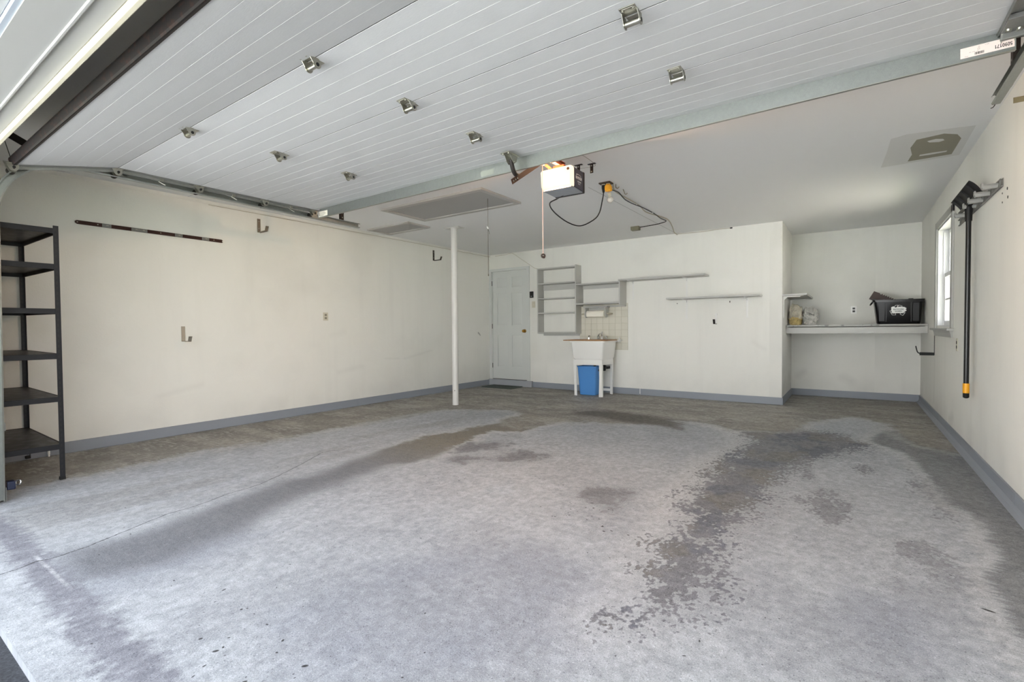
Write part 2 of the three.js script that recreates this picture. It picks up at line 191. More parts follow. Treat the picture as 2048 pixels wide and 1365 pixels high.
function floorTexture(x0, x1, z0, z1, w, h) {
  const t = paint(w, h, (u, v) => floorColour(x0 + u * (x1 - x0), z0 + v * (z1 - z0))), d = t.image.data;
  const dot = (x, z, r, a, e, k) => { const ci = (x - x0) / (x1 - x0) * w, cj = (z - z0) / (z1 - z0) * h, ri = r * e / (x1 - x0) * w + 1, rj = r * e / (z1 - z0) * h + 1; for (let j = Math.floor(cj - rj); j <= cj + rj; j++) for (let i = Math.floor(ci - ri); i <= ci + ri; i++) if (i >= 0 && j >= 0 && i < w && j < h) { const px = (i + 0.5 - ci) / w * (x1 - x0), pz = (j + 0.5 - cj) / h * (z1 - z0), q = Math.hypot((px * Math.cos(a) + pz * Math.sin(a)) / e, -px * Math.sin(a) + pz * Math.cos(a)) / r, f = 1 - k * sm(1.15, 0.7, q); if (f < 1) { const o = (j * w + i) * 4; d[o] *= f; d[o + 1] *= f; d[o + 2] *= f; } } };
  for (const [x, z, r, a, e] of pits) dot(x, z, r, a, e, 0.62);
  const rr = rng(77); for (let s = 0; s + 1 < crackPts.length; s++) { const [ax, az] = crackPts[s], [bx_, bz] = crackPts[s + 1], n = Math.ceil(Math.hypot(bx_ - ax, bz - az) / 0.003); for (let i = 0; i < n; i++) { const q = i / n; dot(mix(ax, bx_, q) + 0.012 * (fbm(mix(az, bz, q) * 22, 3, 211, 3) - 0.5), mix(az, bz, q), 0.002 + 0.0034 * rr() * rr() * (az > 6.6 ? 1.2 : 0.9), 0, 1, az > 6.6 ? 0.7 : 0.55); } }
  for (const [x, z, a] of [[6.15, 5.02, 0.3]]) dot(x, z, 0.006, a, 3.4, 0.85);
  return t;
}
const concreteBump = paint(512, 512, (u, v) => { const n = 0.45 * tileNoise(u, v, 128, 221) + 0.3 * tileNoise(u, v, 64, 222) + 0.25 * tileNoise(u, v, 16, 223); return [n * 255, n * 255, n * 255]; }, false);
{
  const parts = [], mats = [];
  const patch = (x0, x1, z0, z1, w, h) => {
    const g = clean(bx(x0, x1, -0.12, 0, z0, z1)), p = g.attributes.position, uv = g.attributes.uv;
    for (let i = 0; i < p.count; i++) uv.setXY(i, (p.getX(i) - x0) / (x1 - x0), (p.getZ(i) - z0) / (z1 - z0));
    parts.push(g); mats.push(new THREE.MeshStandardMaterial({ map: floorTexture(x0, x1, z0, z1, w, h), roughness: 0.62, bumpMap: scaled(concreteBump, (x1 - x0) * 2.2, (z1 - z0) * 2.2), bumpScale: 0.0012 }));
  };
  patch(0, XR, -1.3, 2.4, 2048, 1024); patch(0, XR, 2.4, 4.8, 2048, 1024); patch(0, 3.6, 4.8, 7.13, 2048, 2048); patch(3.6, XR, 4.8, 7.13, 2048, 2048);
  const g = mergeGeometries(parts, true), m = new THREE.Mesh(g, mats); m.name = 'floor'; m.receiveShadow = m.castShadow = true; m.userData = { kind: 'structure' }; scene.add(m);
}
{ // outside: asphalt strip against the slab, then the drive and the ground
  const asph = paint(512, 512, (u, v, i, j) => { const n = 0.5 * tileNoise(u, v, 128, 231) + 0.5 * hash(i, j, 3), c = 30 + 46 * n; return [c, c + 2, c + 8]; });
  struct('asphalt_strip', bx(-1, 8, -0.14, -0.035, 7.13, 8.6), new THREE.MeshStandardMaterial({ map: scaled(asph, 1.4, 1.4), roughness: 0.9 }));
  const drive = paint(512, 512, (u, v, i, j) => { const n = 0.5 * tileNoise(u, v, 64, 241) + 0.5 * hash(i, j, 5), c = 172 + 30 * n; return [c, c, c - 1]; });
  struct('driveway', bx(-1, 8, -0.14, -0.04, 8.6, 30), new THREE.MeshStandardMaterial({ map: scaled(drive, 0.8, 0.8), roughness: 0.9 }));  // unseen; made pale to bounce sunlight up onto the ceiling
  struct('ground', [bx(-40, 40, -0.4, -0.15, -30, 50)], std(0x8d8f78, 0.95));
}
// ------------------------------------------------------------------ walls, ceiling, trim
const DX0 = 0.063, DX1 = 0.837, DY0 = 0.12, DY1 = 2.156;
const wallBack = struct('wall_back', [bx(0, DX0 - 0.012, 0, H, -0.15, 0), bx(DX1 + 0.012, 4.8, 0, H, -0.15, 0), bx(DX0 - 0.012, DX1 + 0.012, DY1 + 0.01, H, -0.15, 0), bx(DX0 - 0.012, DX1 + 0.012, 0, DY0 - 0.01, -0.15, 0)], mWall);
struct('wall_left', bx(-0.15, 0, 0, H, -0.15, ZO), mWallLeft);
struct('wall_alcove_side', bx(4.8, XA, 0, H, -1.4, 0), mAlcove);
struct('wall_alcove_back', bx(XA, XR, 0, H, -1.4, -DA), mAlcove);
const wz0 = 0.30, wz1 = 1.30, wy0 = 1.045, wy1 = 2.13;
const wallRight = struct('wall_right', [bx(XR, 6.66, 0, H, -1.4, wz0), bx(XR, 6.66, 0, H, wz1, ZO), bx(XR, 6.66, 0, wy0, wz0, wz1), bx(XR, 6.66, wy1, H, wz0, wz1)], mWallRight);
for (const [z, y, r] of [[3.26, 1.904, 0.009], [3.139, 1.9, 0.006], [3.275, 1.848, 0.009], [3.142, 1.842, 0.006]]) obj('screw_hole', cyl([XR + 0.004, y, z], [XR - 0.002, y, z], r, r, 10), mBlack, wallRight);
struct('wall_front', [bx(0, 1.39, 0, TOP, ZF, ZO), bx(6.262, XR, 0, TOP, ZF, ZO), bx(1.39, 6.262, 2.16, TOP, ZF, ZO - 0.02)], mWall);
const ceiling = struct('ceiling', bx(-0.15, 6.66, H, TOP, -1.4, ZF), mCeiling);
obj('joint_tape', [bx(3.545, 3.5475, H - 0.0012, H + 0.002, 0, 3.0), bx(3.4, 3.4025, H - 0.001, H + 0.002, 3.9, 6.8)], std(0x8f8d86, 0.9), ceiling);
obj('joint_tape', [bx(0, 6.5, H - 0.001, H + 0.002, 6.42, 6.4215), bx(0, 6.5, H - 0.001, H + 0.002, 5.2, 5.2015)], std(0x8f8d86, 0.9), ceiling);
{ // drywall patch by the right wall: bare board with smears of white compound
  const pts = [[6.122, 2.643], [6.276, 2.676], [6.36, 2.60], [6.397, 2.481], [6.396, 2.28], [6.394, 2.067], [6.112, 2.051], [6.118, 2.15], [6.126, 2.242], [6.10, 2.45]];
  const bay = [[6.19, 2.56], [6.24, 2.58], [6.285, 2.55], [6.3, 2.50], [6.27, 2.48], [6.21, 2.51]], low = [[6.177, 2.16], [6.25, 2.15], [6.35, 2.16], [6.352, 2.2], [6.26, 2.21], [6.18, 2.205]];
  obj('bare_patch', prism('y', pts, H - 0.0018, H + 0.001, [bay, low]), std(0x9b9786, 0.9), ceiling);
  obj('compound_smear', [prism('y', [[5.96, 2.78], [6.05, 2.82], [6.44, 2.74], [6.45, 2.0], [5.93, 1.98], [5.95, 2.4]], H - 0.0009, H + 0.001)], new THREE.MeshStandardMaterial({ color: new THREE.Color().setRGB(0.72, 0.72, 0.70), roughness: 0.95 }), ceiling);
}
{ // outline of an older patch above the opener motor
  const c = [[3.70, 3.95], [3.867, 3.892], [3.909, 3.848], [3.895, 3.586], [3.837, 3.552], [3.72, 3.57]];
  obj('patch_outline', tube(c.map(([x, z]) => [x, H, z]), 0.002, 60, 5), std(0x8f8a80, 0.9), ceiling);
}
const header = structGroup('trim_1'), mHeader = new THREE.MeshStandardMaterial({ color: new THREE.Color().setRGB(0.34, 0.34, 0.335), roughness: 0.5 });
obj('jamb_board', bx(1.39, 6.262, 2.13, 2.16, 6.955, ZO - 0.02), mHeader, header);
obj('edge_bead', bx(1.39, 6.262, 2.122, 2.135, 6.953, 6.965, 0.004), mHeader, header);
obj('inner_board', bx(1.39, 6.262, 2.133, 2.16, 6.89, 6.953), mHeader, header);
obj('stop_strip', bx(1.39, 6.262, 2.105, 2.16, 6.868, 6.888, 0.004), std(0xcfc9b4, 0.5), header);
obj('flashing', bx(1.3, 6.35, 2.135, 2.20, ZO - 0.02, ZO - 0.004), std(0xbfc8d6, 0.3, { metalness: 0.4 }), header);
obj('outer_board', bx(1.2, 6.45, 2.155, 2.4, ZO - 0.004, ZO + 0.02, 0.004), mHeader, header);
for (const [x0, x1] of [[1.36, 1.39], [6.262, 6.29]]) obj('side_jamb', bx(x0, x1, 0, 2.16, 6.89, ZO - 0.02), mHeader, header);
const BT = 0.014, BH = 0.1;
const baseboard = (name, boards) => { const s = structGroup(name); for (const b of boards) obj('board', [bx(...b, 0.003)], mTrim, s); return s; };
baseboard('baseboard_left', [[0, BT, 0, BH, 0.0, 3.1], [0, BT, 0, BH, 3.102, 6.86]]);
const bb = baseboard('baseboard_back', [[0.975, 2.974, 0, BH, 0, BT], [2.984, XA, 0, BH, 0, BT]]);
obj('caulk_joint', bx(2.974, 2.984, 0.0, 0.112, 0, 0.016, 0.002), mWhite, bb); obj('nail', cyl([2.979, 0.012, 0.015], [2.979, 0.012, 0.019], 0.006, 0.006, 8), mDarkIron, bb);
baseboard('baseboard_alcove_side', [[XA, XA + BT, 0, BH, -DA + BT, 0.012]]);
baseboard('baseboard_alcove_back', [[XA + BT, XR - BT, 0, BH, -DA, -DA + BT]]);
baseboard('baseboard_right', [[XR - BT, XR, 0, BH, -DA + BT, 0.55], [XR - BT, XR, 0, BH, 0.552, 3.6], [XR - BT, XR, 0, BH, 3.602, 6.86]]);
obj('shoe_strip', prism('z', [[XR - BT, 0], [XR - 0.045, 0], [XR - 0.043, 0.006], [XR - 0.026, 0.016], [XR - BT, 0.036]], -DA + BT, 6.86), mTrim, scene.getObjectByName('baseboard_right'));
struct('trim_2', prism('z', [[0, H], [0.022, H], [0.018, H - 0.008], [0.004, H - 0.028], [0, H - 0.032]], 0.0, 6.86), mWallLeft);
// house door
{
  const d = structGroup('door_1'), zf = -0.02, rail = [], x0 = DX0, x1 = DX1, st = 0.105, mid = (x0 + x1) / 2, ms = 0.05;
  const cols = [[x0 + st, mid - ms], [mid + ms, x1 - st]], rows = [[DY0 + 0.23, DY0 + 0.83], [DY0 + 1.01, DY0 + 1.62], [DY0 + 1.72, DY1 - 0.12]];
  const rect = (a, b, c, e) => [[a, c], [b, c], [b, e], [a, e]];
  rail.push(prism('z', rect(x0, x1, DY0, DY1), zf - 0.016, zf, cols.flatMap((c) => rows.map((r) => rect(c[0], c[1], r[0], r[1])))), bx(x0, x1, DY0, DY1, zf - 0.042, zf - 0.016));
  const leaf = obj('door_leaf', rail, mDoorGrey, d);
  for (const c of cols) for (const r of rows) obj('door_panel', loft([[0, c[0] + 0.012, c[1] - 0.012, -r[1] + 0.012, -r[0] - 0.012, 0.002], [0.013, c[0] + 0.036, c[1] - 0.034, -r[1] + 0.034, -r[0] - 0.034, 0.002]]).rotateX(Math.PI / 2).translate(0, 0, zf - 0.016), mDoorGrey, leaf);
  obj('door_knob', [new THREE.LatheGeometry([[0.001, 0], [0.03, 0], [0.032, 0.004], [0.014, 0.01], [0.012, 0.03], [0.024, 0.042], [0.028, 0.054], [0.022, 0.066], [0.001, 0.07]].map((p) => new THREE.Vector2(...p)), 24).rotateX(Math.PI / 2).translate(0.79, 1.025, zf)], mBrass, leaf);
  for (const y of [DY0 + 0.25, DY0 + 1.0, DY1 - 0.22]) obj('hinge', [cyl([x0 - 0.004, y - 0.045, 0.001], [x0 - 0.004, y + 0.045, 0.001], 0.006, 0.006, 10)], mDarkIron, leaf);
  const cw = 0.062, fr = [];
  fr.push(prism('z', [[0.0, 0.113], [0.0, 2.205], [0.915, 2.205], [0.915, 0.113], [0.915 - cw, 0.113], [0.915 - cw, 2.205 - cw * 0.75], [cw * 0.85, 2.205 - cw * 0.75], [cw * 0.85, 0.113]], 0, 0.018));
  fr.push(bx(0.05, DX0 - 0.002, DY0, DY1, -0.1, 0.002), bx(DX1 + 0.002, 0.85, DY0, DY1, -0.1, 0.002), bx(0.05, 0.85, DY1 + 0.002, DY1 + 0.012, -0.1, 0.002));
  obj('door_frame', fr, mDoorGrey, d);
  obj('threshold', [bx(DX0, DX1, 0.113, 0.119, -0.06, 0.012)], mDarkSteel, d);
  obj('door_step', [bx(0, 0.972, 0, 0.113, 0, 0.06, 0.005)], new THREE.MeshStandardMaterial({ color: new THREE.Color().setRGB(0.36, 0.38, 0.41), roughness: 0.5 }), d);
}
// window in the right wall
{
  const w = structGroup('window_1'), z0 = wz0, z1 = wz1, y0 = wy0, y1 = wy1, X = XR, c = 0.07, mW = new THREE.MeshStandardMaterial({ color: new THREE.Color().setRGB(0.42, 0.42, 0.40), roughness: 0.45 }), mV = std(0xdfe0e0, 0.4);
  obj('window_frame', [bx(X - 0.018, X, y0 - 0.02, y1 + c, z0 - c, z0 + 0.006, 0.004), bx(X - 0.018, X, y0 - 0.02, y1 + c, z1 - 0.006, z1 + c, 0.004), bx(X - 0.018, X, y1 - 0.006, y1 + c, z0 - c, z1 + c, 0.004)], mW, w);
  obj('jamb_liner', [bx(X, 6.66, y0, y1, z0, z0 + 0.02), bx(X, 6.66, y0, y1, z1 - 0.02, z1), bx(X, 6.66, y1 - 0.02, y1, z0, z1), bx(X, 6.66, y0, y0 + 0.015, z0, z1), bx(X + 0.045, X + 0.055, y0, y1, z0 + 0.02, z0 + 0.032)], mV, w);
  obj('window_sill', [bx(X - 0.055, X + 0.01, y0 - 0.035, y0 - 0.012, z0 - c - 0.03, z1 + c + 0.03, 0.006), prism('z', [[X, y0 - 0.035], [X - 0.03, y0 - 0.035], [X - 0.022, y0 - 0.06], [X - 0.016, y0 - 0.1], [X, y0 - 0.1]], z0 - c, z1 + c)], mW, w);
  const sash = (xs, ya, yb) => {
    const s = obj('sash', [bx(xs, xs + 0.03, ya, yb, z0 + 0.02, z0 + 0.062, 0.003), bx(xs, xs + 0.03, ya, yb, z1 - 0.062, z1 - 0.02, 0.003), bx(xs, xs + 0.03, ya, ya + 0.05, z0 + 0.05, z1 - 0.05, 0.003), bx(xs, xs + 0.03, yb - 0.04, yb, z0 + 0.05, z1 - 0.05, 0.003)], mV, w);
    const ym = (ya + yb) / 2, cols = [z0 + 0.062, z0 + 0.062 + (z1 - z0 - 0.124) / 3, z0 + 0.062 + (z1 - z0 - 0.124) * 2 / 3, z1 - 0.062];
    obj('muntin', [bx(xs + 0.006, xs + 0.022, ym - 0.009, ym + 0.009, z0 + 0.06, z1 - 0.06)], mV, s);
    for (const q of [1, 2]) obj('muntin', [bx(xs + 0.006, xs + 0.022, ya + 0.05, yb - 0.04, cols[q] - 0.009, cols[q] + 0.009)], mV, s);
    for (let a = 0; a < 3; a++) for (const [p, q] of [[ya + 0.05, ym - 0.009], [ym + 0.009, yb - 0.04]]) obj('pane', bx(xs + 0.012, xs + 0.015, p, q, cols[a] + (a ? 0.009 : 0), cols[a + 1] - (a < 2 ? 0.009 : 0)), glass, s);
  };
  const glass = new THREE.MeshPhysicalMaterial({ color: 0xffffff, transmission: 1, thickness: 0, roughness: 0.02, ior: 1.5 });
  sash(X + 0.055, y0 + 0.015, 1.63); sash(X + 0.09, 1.59, y1 - 0.02);
}
{ // neighbour's fence seen through the window, each board its own
  const f = thing('board_fence', 'pale pinkish board fence standing outside beyond the side window', 'fence', [8.6, -0.15, -1]), mF = [0xe8dcd2, 0xdfcfc4, 0xf0e8e0].map((c) => std(c, 0.8));
  for (let i = 0; i < 44; i++) obj('board', bx(8.6, 8.62, -0.15, 1.78 + 0.02 * hash(i, 1, 1), -4 + i * 0.152, -4 + i * 0.152 + 0.105, 0.004), mF[i % 3], f);
  obj('rail', [bx(8.62, 8.66, 0.2, 0.29, -4, 2.7), bx(8.62, 8.66, 1.4, 1.49, -4, 2.7)], mF[1], f);
  for (let i = 0; i < 4; i++) obj('post', bx(8.66, 8.75, -0.15, 1.7, -3.9 + i * 2.15, -3.81 + i * 2.15), mF[1], f);
}
// tiles behind the sink
{
  const mT = [[0.68, 0.66, 0.57], [0.695, 0.675, 0.585], [0.665, 0.65, 0.56]].map((c) => new THREE.MeshStandardMaterial({ color: new THREE.Color().setRGB(...c), roughness: 0.22 })), P = 0.107;
  obj('grout', bx(1.925, 2.779, 0.711, 1.462, 0, 0.0035), std(0xb9b49f, 0.9), wallBack);
  for (let r = 0; r < 7; r++) for (let c = 0; c < 8; c++) { const x = 2.778 - (c + 1) * P, y = 0.713 + r * P; obj('tile', bx(x + 0.0015, x + P - 0.0015, y + 0.0015, y + P - 0.0015, 0, 0.0075, 0.0015), mT[Math.floor(hash(r, c, 9) * 3)], wallBack); }
}
// ------------------------------------------------------------------ overhead garage door, standing open under the ceiling
const DL = 1.385, DR = 6.262, DYP = 2.25, SEC = 0.531;
{
  const d = thing('garage_door', 'wide white ribbed sectional garage door lying open overhead with rusty bottom edge', 'garage door', [(DL + DR) / 2, DYP, 5.6]);
  const at = (O, e, n, s, t) => [O[0] + e[0] * s + n[0] * t, O[1] + e[1] * s + n[1] * t];
  const secs = [];
  const joints = [[6.742, 2.138], [6.21, 2.257], [5.674, 2.256], [5.138, 2.256], [4.60, 2.261]];
  for (let k = 0; k < 4; k++) { const a = joints[k], b = joints[k + 1], L = Math.hypot(b[0] - a[0], b[1] - a[1]), e = [(b[0] - a[0]) / L, (b[1] - a[1]) / L]; secs.push([[a[0] + e[0] * 0.0024, a[1] + e[1] * 0.0024], e, [e[1], -e[0]], L - 0.0048]); }
  for (const [O, e, n, L] of secs) {
    const p = [[0, 0.045], [0, 0.0008], [0.0008, 0]]; for (let k = 1; k < 6; k++) { const s = L * k / 6; p.push([s - 0.0014, 0], [s - 0.0006, 0.0009], [s + 0.0006, 0.0009], [s + 0.0014, 0]); }
    p.push([L - 0.0008, 0], [L, 0.0008], [L, 0.045]);
    const sec = obj('door_section', prism('x', p.map(([s, t]) => at(O, e, n, s, t)), DL, DR), mPanel, d);
    for (const [x0, x1, xf0, xf1] of [[DL, DL + 0.05, DL, DL + 0.003], [DR - 0.045, DR, DR - 0.048, DR - 0.045]]) obj('end_stile', [prism('x', [[0.004, -0.0025], [L - 0.004, -0.0025], [L - 0.004, -0.0002], [0.004, -0.0002]].map(([s, t]) => at(O, e, n, s, t)), x0, x1), prism('x', [[0.004, -0.022], [L - 0.004, -0.022], [L - 0.004, -0.001], [0.004, -0.001]].map(([s, t]) => at(O, e, n, s, t)), xf0, xf1)], mGalvDull, sec);
  }
  { // rusty retainer and rubber along the bottom edge
    const [O, e, n] = secs[0], q = (s, t) => at(O, e, n, s, t), pr = [[0, -0.004], [-0.006, -0.004], [-0.009, 0.004], [-0.009, 0.04], [-0.006, 0.05], [0, 0.05]].map(([s, t]) => q(s, t));
    obj('bottom_seal', prism('x', pr, DL - 0.01, DR + 0.01), mRust, d);
    obj('weatherstrip', prism('x', [[0.001, -0.0035], [0.01, -0.0035], [0.01, -0.0005], [0.001, -0.0005]].map(([s, t]) => q(s, t)), DL, DR), mDarkIron, d);
  }
  // hinges on the three joints
  const hinge = (x, z, y = DYP) => {
    const g = [], w = 0.031;
    g.push(bx(x - w, x + w, y - 0.003, y, z + 0.004, z + 0.058, 0.001), bx(x - w + 0.008, x + w - 0.008, y - 0.0045, y - 0.002, z + 0.014, z + 0.05, 0.001), bx(x - 0.024, x + 0.024, y - 0.003, y, z - 0.05, z - 0.003, 0.001));
    for (const s of [-1, 1]) g.push(cyl([x + s * w - 0.0015, y - 0.026, z - 0.008], [x + s * w + 0.0015, y - 0.026, z - 0.008], 0.019, 0.019, 18), prism('x', [[z + 0.03, y], [z + 0.026, y - 0.006], [z + 0.008, y - 0.03], [z - 0.022, y - 0.014], [z - 0.016, y]], x + s * w - 0.0012, x + s * w + 0.0012), cyl([x + s * 0.021, y - 0.002, z + 0.04], [x + s * 0.021, y - 0.009, z + 0.04], 0.0065, 0.006, 8));
    const h = obj('hinge', g, mZinc, d);
    obj('hinge_barrel', [cyl([x - w - 0.003, y - 0.027, z - 0.009], [x + w + 0.003, y - 0.027, z - 0.009], 0.0115, 0.0115, 16)], mZinc, h);
    for (const s of [-1, 1]) obj('pin_hole', cyl([x + s * (w + 0.0025), y - 0.027, z - 0.009], [x + s * (w + 0.0036), y - 0.027, z - 0.009], 0.0085, 0.0085, 10), mBlack, h);
  };
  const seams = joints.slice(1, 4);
  for (const [z, y] of seams) obj('joint_shade_strip', bx(DL + 0.002, DR - 0.002, y + 0.0012, y + 0.03, z - 0.0023, z + 0.0023), mBlack, d);   // black strip added in each joint to stand in for its shade
  seams.forEach(([z, y], i) => { for (let k = 1; k < 4; k++) hinge(DL + k * 1.219 - [0.055, 0.015, 0][i], z, y); });
  // rollers in their brackets at both ends
  const roller = (side, z, y) => {
    const xe = side < 0 ? DL : DR, o = side;
    const g = [prism('y', [[xe - o * 0.05, z + 0.05], [xe + o * 0.004, z + 0.035], [xe + o * 0.004, z - 0.045], [xe - o * 0.05, z - 0.03]].slice()[side < 0 ? 'slice' : 'reverse'](), y + 0.028, y + 0.032)];
    for (const dx of [0.0, 0.04]) g.push(prism('x', [[z + 0.035, y + 0.03], [z + 0.03, y + 0.01], [z + 0.014, y - 0.016], [z - 0.012, y - 0.016], [z - 0.024, y + 0.004], [z - 0.024, y + 0.03]], xe - o * dx - 0.0015, xe - o * dx + 0.0015));
    const b = obj('roller_bracket', g, mZinc, d);
    obj('roller', [cyl([xe - o * 0.05, y, z], [xe + o * 0.055, y, z], 0.0055, 0.0055, 10), cyl([xe + o * 0.042, y, z], [xe + o * 0.056, y, z], 0.022, 0.022, 18), cyl([xe + o * 0.04, y, z], [xe + o * 0.058, y, z], 0.012, 0.012, 14)], mDarkSteel, b);
    obj('bolt_hole', [cyl([xe - o * 0.052, y + 0.006, z], [xe - o * 0.04, y + 0.006, z], 0.008, 0.008, 10)], mBlack, b);
  };
  for (const s of [-1, 1]) for (const [z, y] of [[6.742, 2.116], ...seams.map(([z, y]) => [z, y - 0.036]), [4.655, 2.222]]) roller(s, z, y);
  // small clips with screws along the end stiles
  for (const z of [6.45, 5.93, 5.4, 4.88]) obj('stile_clip', [bx(DL + 0.003, DL + 0.012, DYP - 0.016, DYP + 0.009, z - 0.012, z + 0.012, 0.002), cyl([DL + 0.006, DYP - 0.02, z + 0.02], [DL + 0.03, DYP - 0.045, z - 0.015], 0.0035, 0.0035, 8)], mZinc, d);
  // steel strut along the far edge, with the maker's stickers
  const zs = 4.665, st = obj('strut', [prism('x', [[zs, 2.168], [zs, 2.233], [zs - 0.022, 2.236], [zs - 0.022, 2.2605], [zs - 0.06, 2.2605], [zs - 0.06, 2.2565], [zs - 0.0245, 2.2565], [zs - 0.0245, 2.233], [zs - 0.0025, 2.230], [zs - 0.0025, 2.172], [zs - 0.022, 2.172], [zs - 0.022, 2.1695]], DL + 0.1, DR + 0.005)], mGalv, d);
  obj('strut_lip', [bx(DL + 0.1, DR + 0.005, 2.166, 2.1695, zs - 0.003, zs + 0.003, 0.001)], mZinc, st);
  const sticker = print(1024, 256, (c, w, h) => {
    c.fillStyle = '#f3e3dc'; c.fillRect(0, 0, w, h); c.fillStyle = '#17130f';
    c.save(); c.translate(w, h); c.rotate(Math.PI);               // the sticker went on upside down
    c.font = 'bold 120px sans-serif'; c.save(); c.scale(0.72, 1); c.fillText('5090171', 50, 138); c.restore();
    for (let i = 0; i < 34; i++) c.fillRect(560 + i * 5.4, 30, 1 + 4 * hash(i, 3, 8), 62);
    c.font = '20px sans-serif'; ['16x7', 'WHITE', '2401'].forEach((s, i) => c.fillText(s, 660 + 75 * i, 124)); ['04 18', 'LH RH', '7 FT', '15R'].forEach((s, i) => c.fillText(s, 640, 152 + i * 24)); c.fillText('40 82  14', 470, 230); c.fillText('W16 84', 870, 40);
    c.restore();
  });
  const flat = (w, h, x, y, z) => new THREE.PlaneGeometry(w, h).translate(x, y, z);
  obj('sticker', flat(0.165, 0.043, 6.18, 2.2035, zs + 0.0006), new THREE.MeshStandardMaterial({ map: sticker, roughness: 0.5 }), st, true);
  const sticker2 = print(256, 128, (c, w, h) => { c.fillStyle = '#e9e4d6'; c.fillRect(0, 0, w, h); c.fillStyle = '#6e6a5c'; for (let i = 0; i < 5; i++) c.fillRect(20 + 20 * hash(i, 1, 4), 18 + i * 21, 100 + 100 * hash(i, 2, 4), 7); c.fillRect(14, 10, 16, 100); });
  obj('sticker', flat(0.14, 0.05, 1.57, 2.201, zs + 0.0006), new THREE.MeshStandardMaterial({ map: sticker2, roughness: 0.5 }), st, true);
  obj('sticker', flat(0.12, 0.04, 3.55, 2.201, zs + 0.0006), new THREE.MeshStandardMaterial({ color: 0x9a9e94, roughness: 0.6 }), st);
  // bracket for the opener arm, bolted over the strut
  obj('arm_bracket', [bx(3.785, 3.86, 2.238, 2.2425, 4.70, 4.83, 0.001), prism('x', [[4.71, 2.24], [4.80, 2.24], [4.775, 2.2], [4.75, 2.183], [4.725, 2.2]], 3.797, 3.80), prism('x', [[4.71, 2.24], [4.80, 2.24], [4.775, 2.2], [4.75, 2.183], [4.725, 2.2]], 3.843, 3.846), cyl([3.79, 2.198, 4.745], [3.853, 2.198, 4.745], 0.007), cyl([3.80, 2.238, 4.815], [3.80, 2.230, 4.815], 0.008, 0.007, 8), cyl([3.845, 2.238, 4.815], [3.845, 2.230, 4.815], 0.008, 0.007, 8)], mZinc, d);
  // fixture on the right-hand corner
  const fx = obj('top_fixture', [bx(6.218, 6.29, 2.236, 2.256, 4.66, 4.80, 0.003), bx(6.218, 6.29, 2.212, 2.24, 4.667, 4.685, 0.004)], mGalvDull, d);
  for (const [x, z] of [[6.236, 4.71], [6.27, 4.70]]) obj('bolt', [cyl([x, 2.237, z], [x, 2.229, z], 0.011, 0.009, 12)], mZinc, fx);
  d.rotation.z = 0.0072;
}
// lifting cable at the lower left corner
single('lift_cable', 'thin steel lifting cable slanting up from left corner of garage door', 'cable', [cyl([1.372, 2.13, 6.735], [1.372, 2.36, 6.79], 0.002, 0.002, 6)], mDarkSteel);
// tracks
function sweep(prof, path) { // prof [x, n] closed; path [z, y]
  const P = [], ring = path.map(([z, y], i) => { const a = path[Math.max(0, i - 1)], b = path[Math.min(path.length - 1, i + 1)], L = Math.hypot(b[0] - a[0], b[1] - a[1]), n = [-(b[1] - a[1]) / L, (b[0] - a[0]) / L]; return prof.map(([x, q]) => [x, y + n[1] * q, z + n[0] * q]); });
  for (let i = 0; i + 1 < ring.length; i++) for (let k = 0; k < prof.length; k++) { const m = (k + 1) % prof.length; P.push(...ring[i][k], ...ring[i + 1][m], ...ring[i + 1][k], ...ring[i][k], ...ring[i][m], ...ring[i + 1][m]); }
  const g = new THREE.BufferGeometry(); g.setAttribute('position', new THREE.Float32BufferAttribute(P, 3)); g.setAttribute('uv', new THREE.Float32BufferAttribute(new Float32Array(P.length / 3 * 2), 2)); g.computeVertexNormals(); return g;
}
const trackPath = [[4.065, 2.196], [5.3, 2.207], [6.4, 2.217]]; for (let k = 1; k <= 14; k++) { const a = k / 14 * Math.PI / 2; trackPath.push([6.427 + 0.395 * Math.sin(a), 1.822 + 0.395 * Math.cos(a)]); } trackPath.push([6.83, 0.9], [6.842, 0.01]);
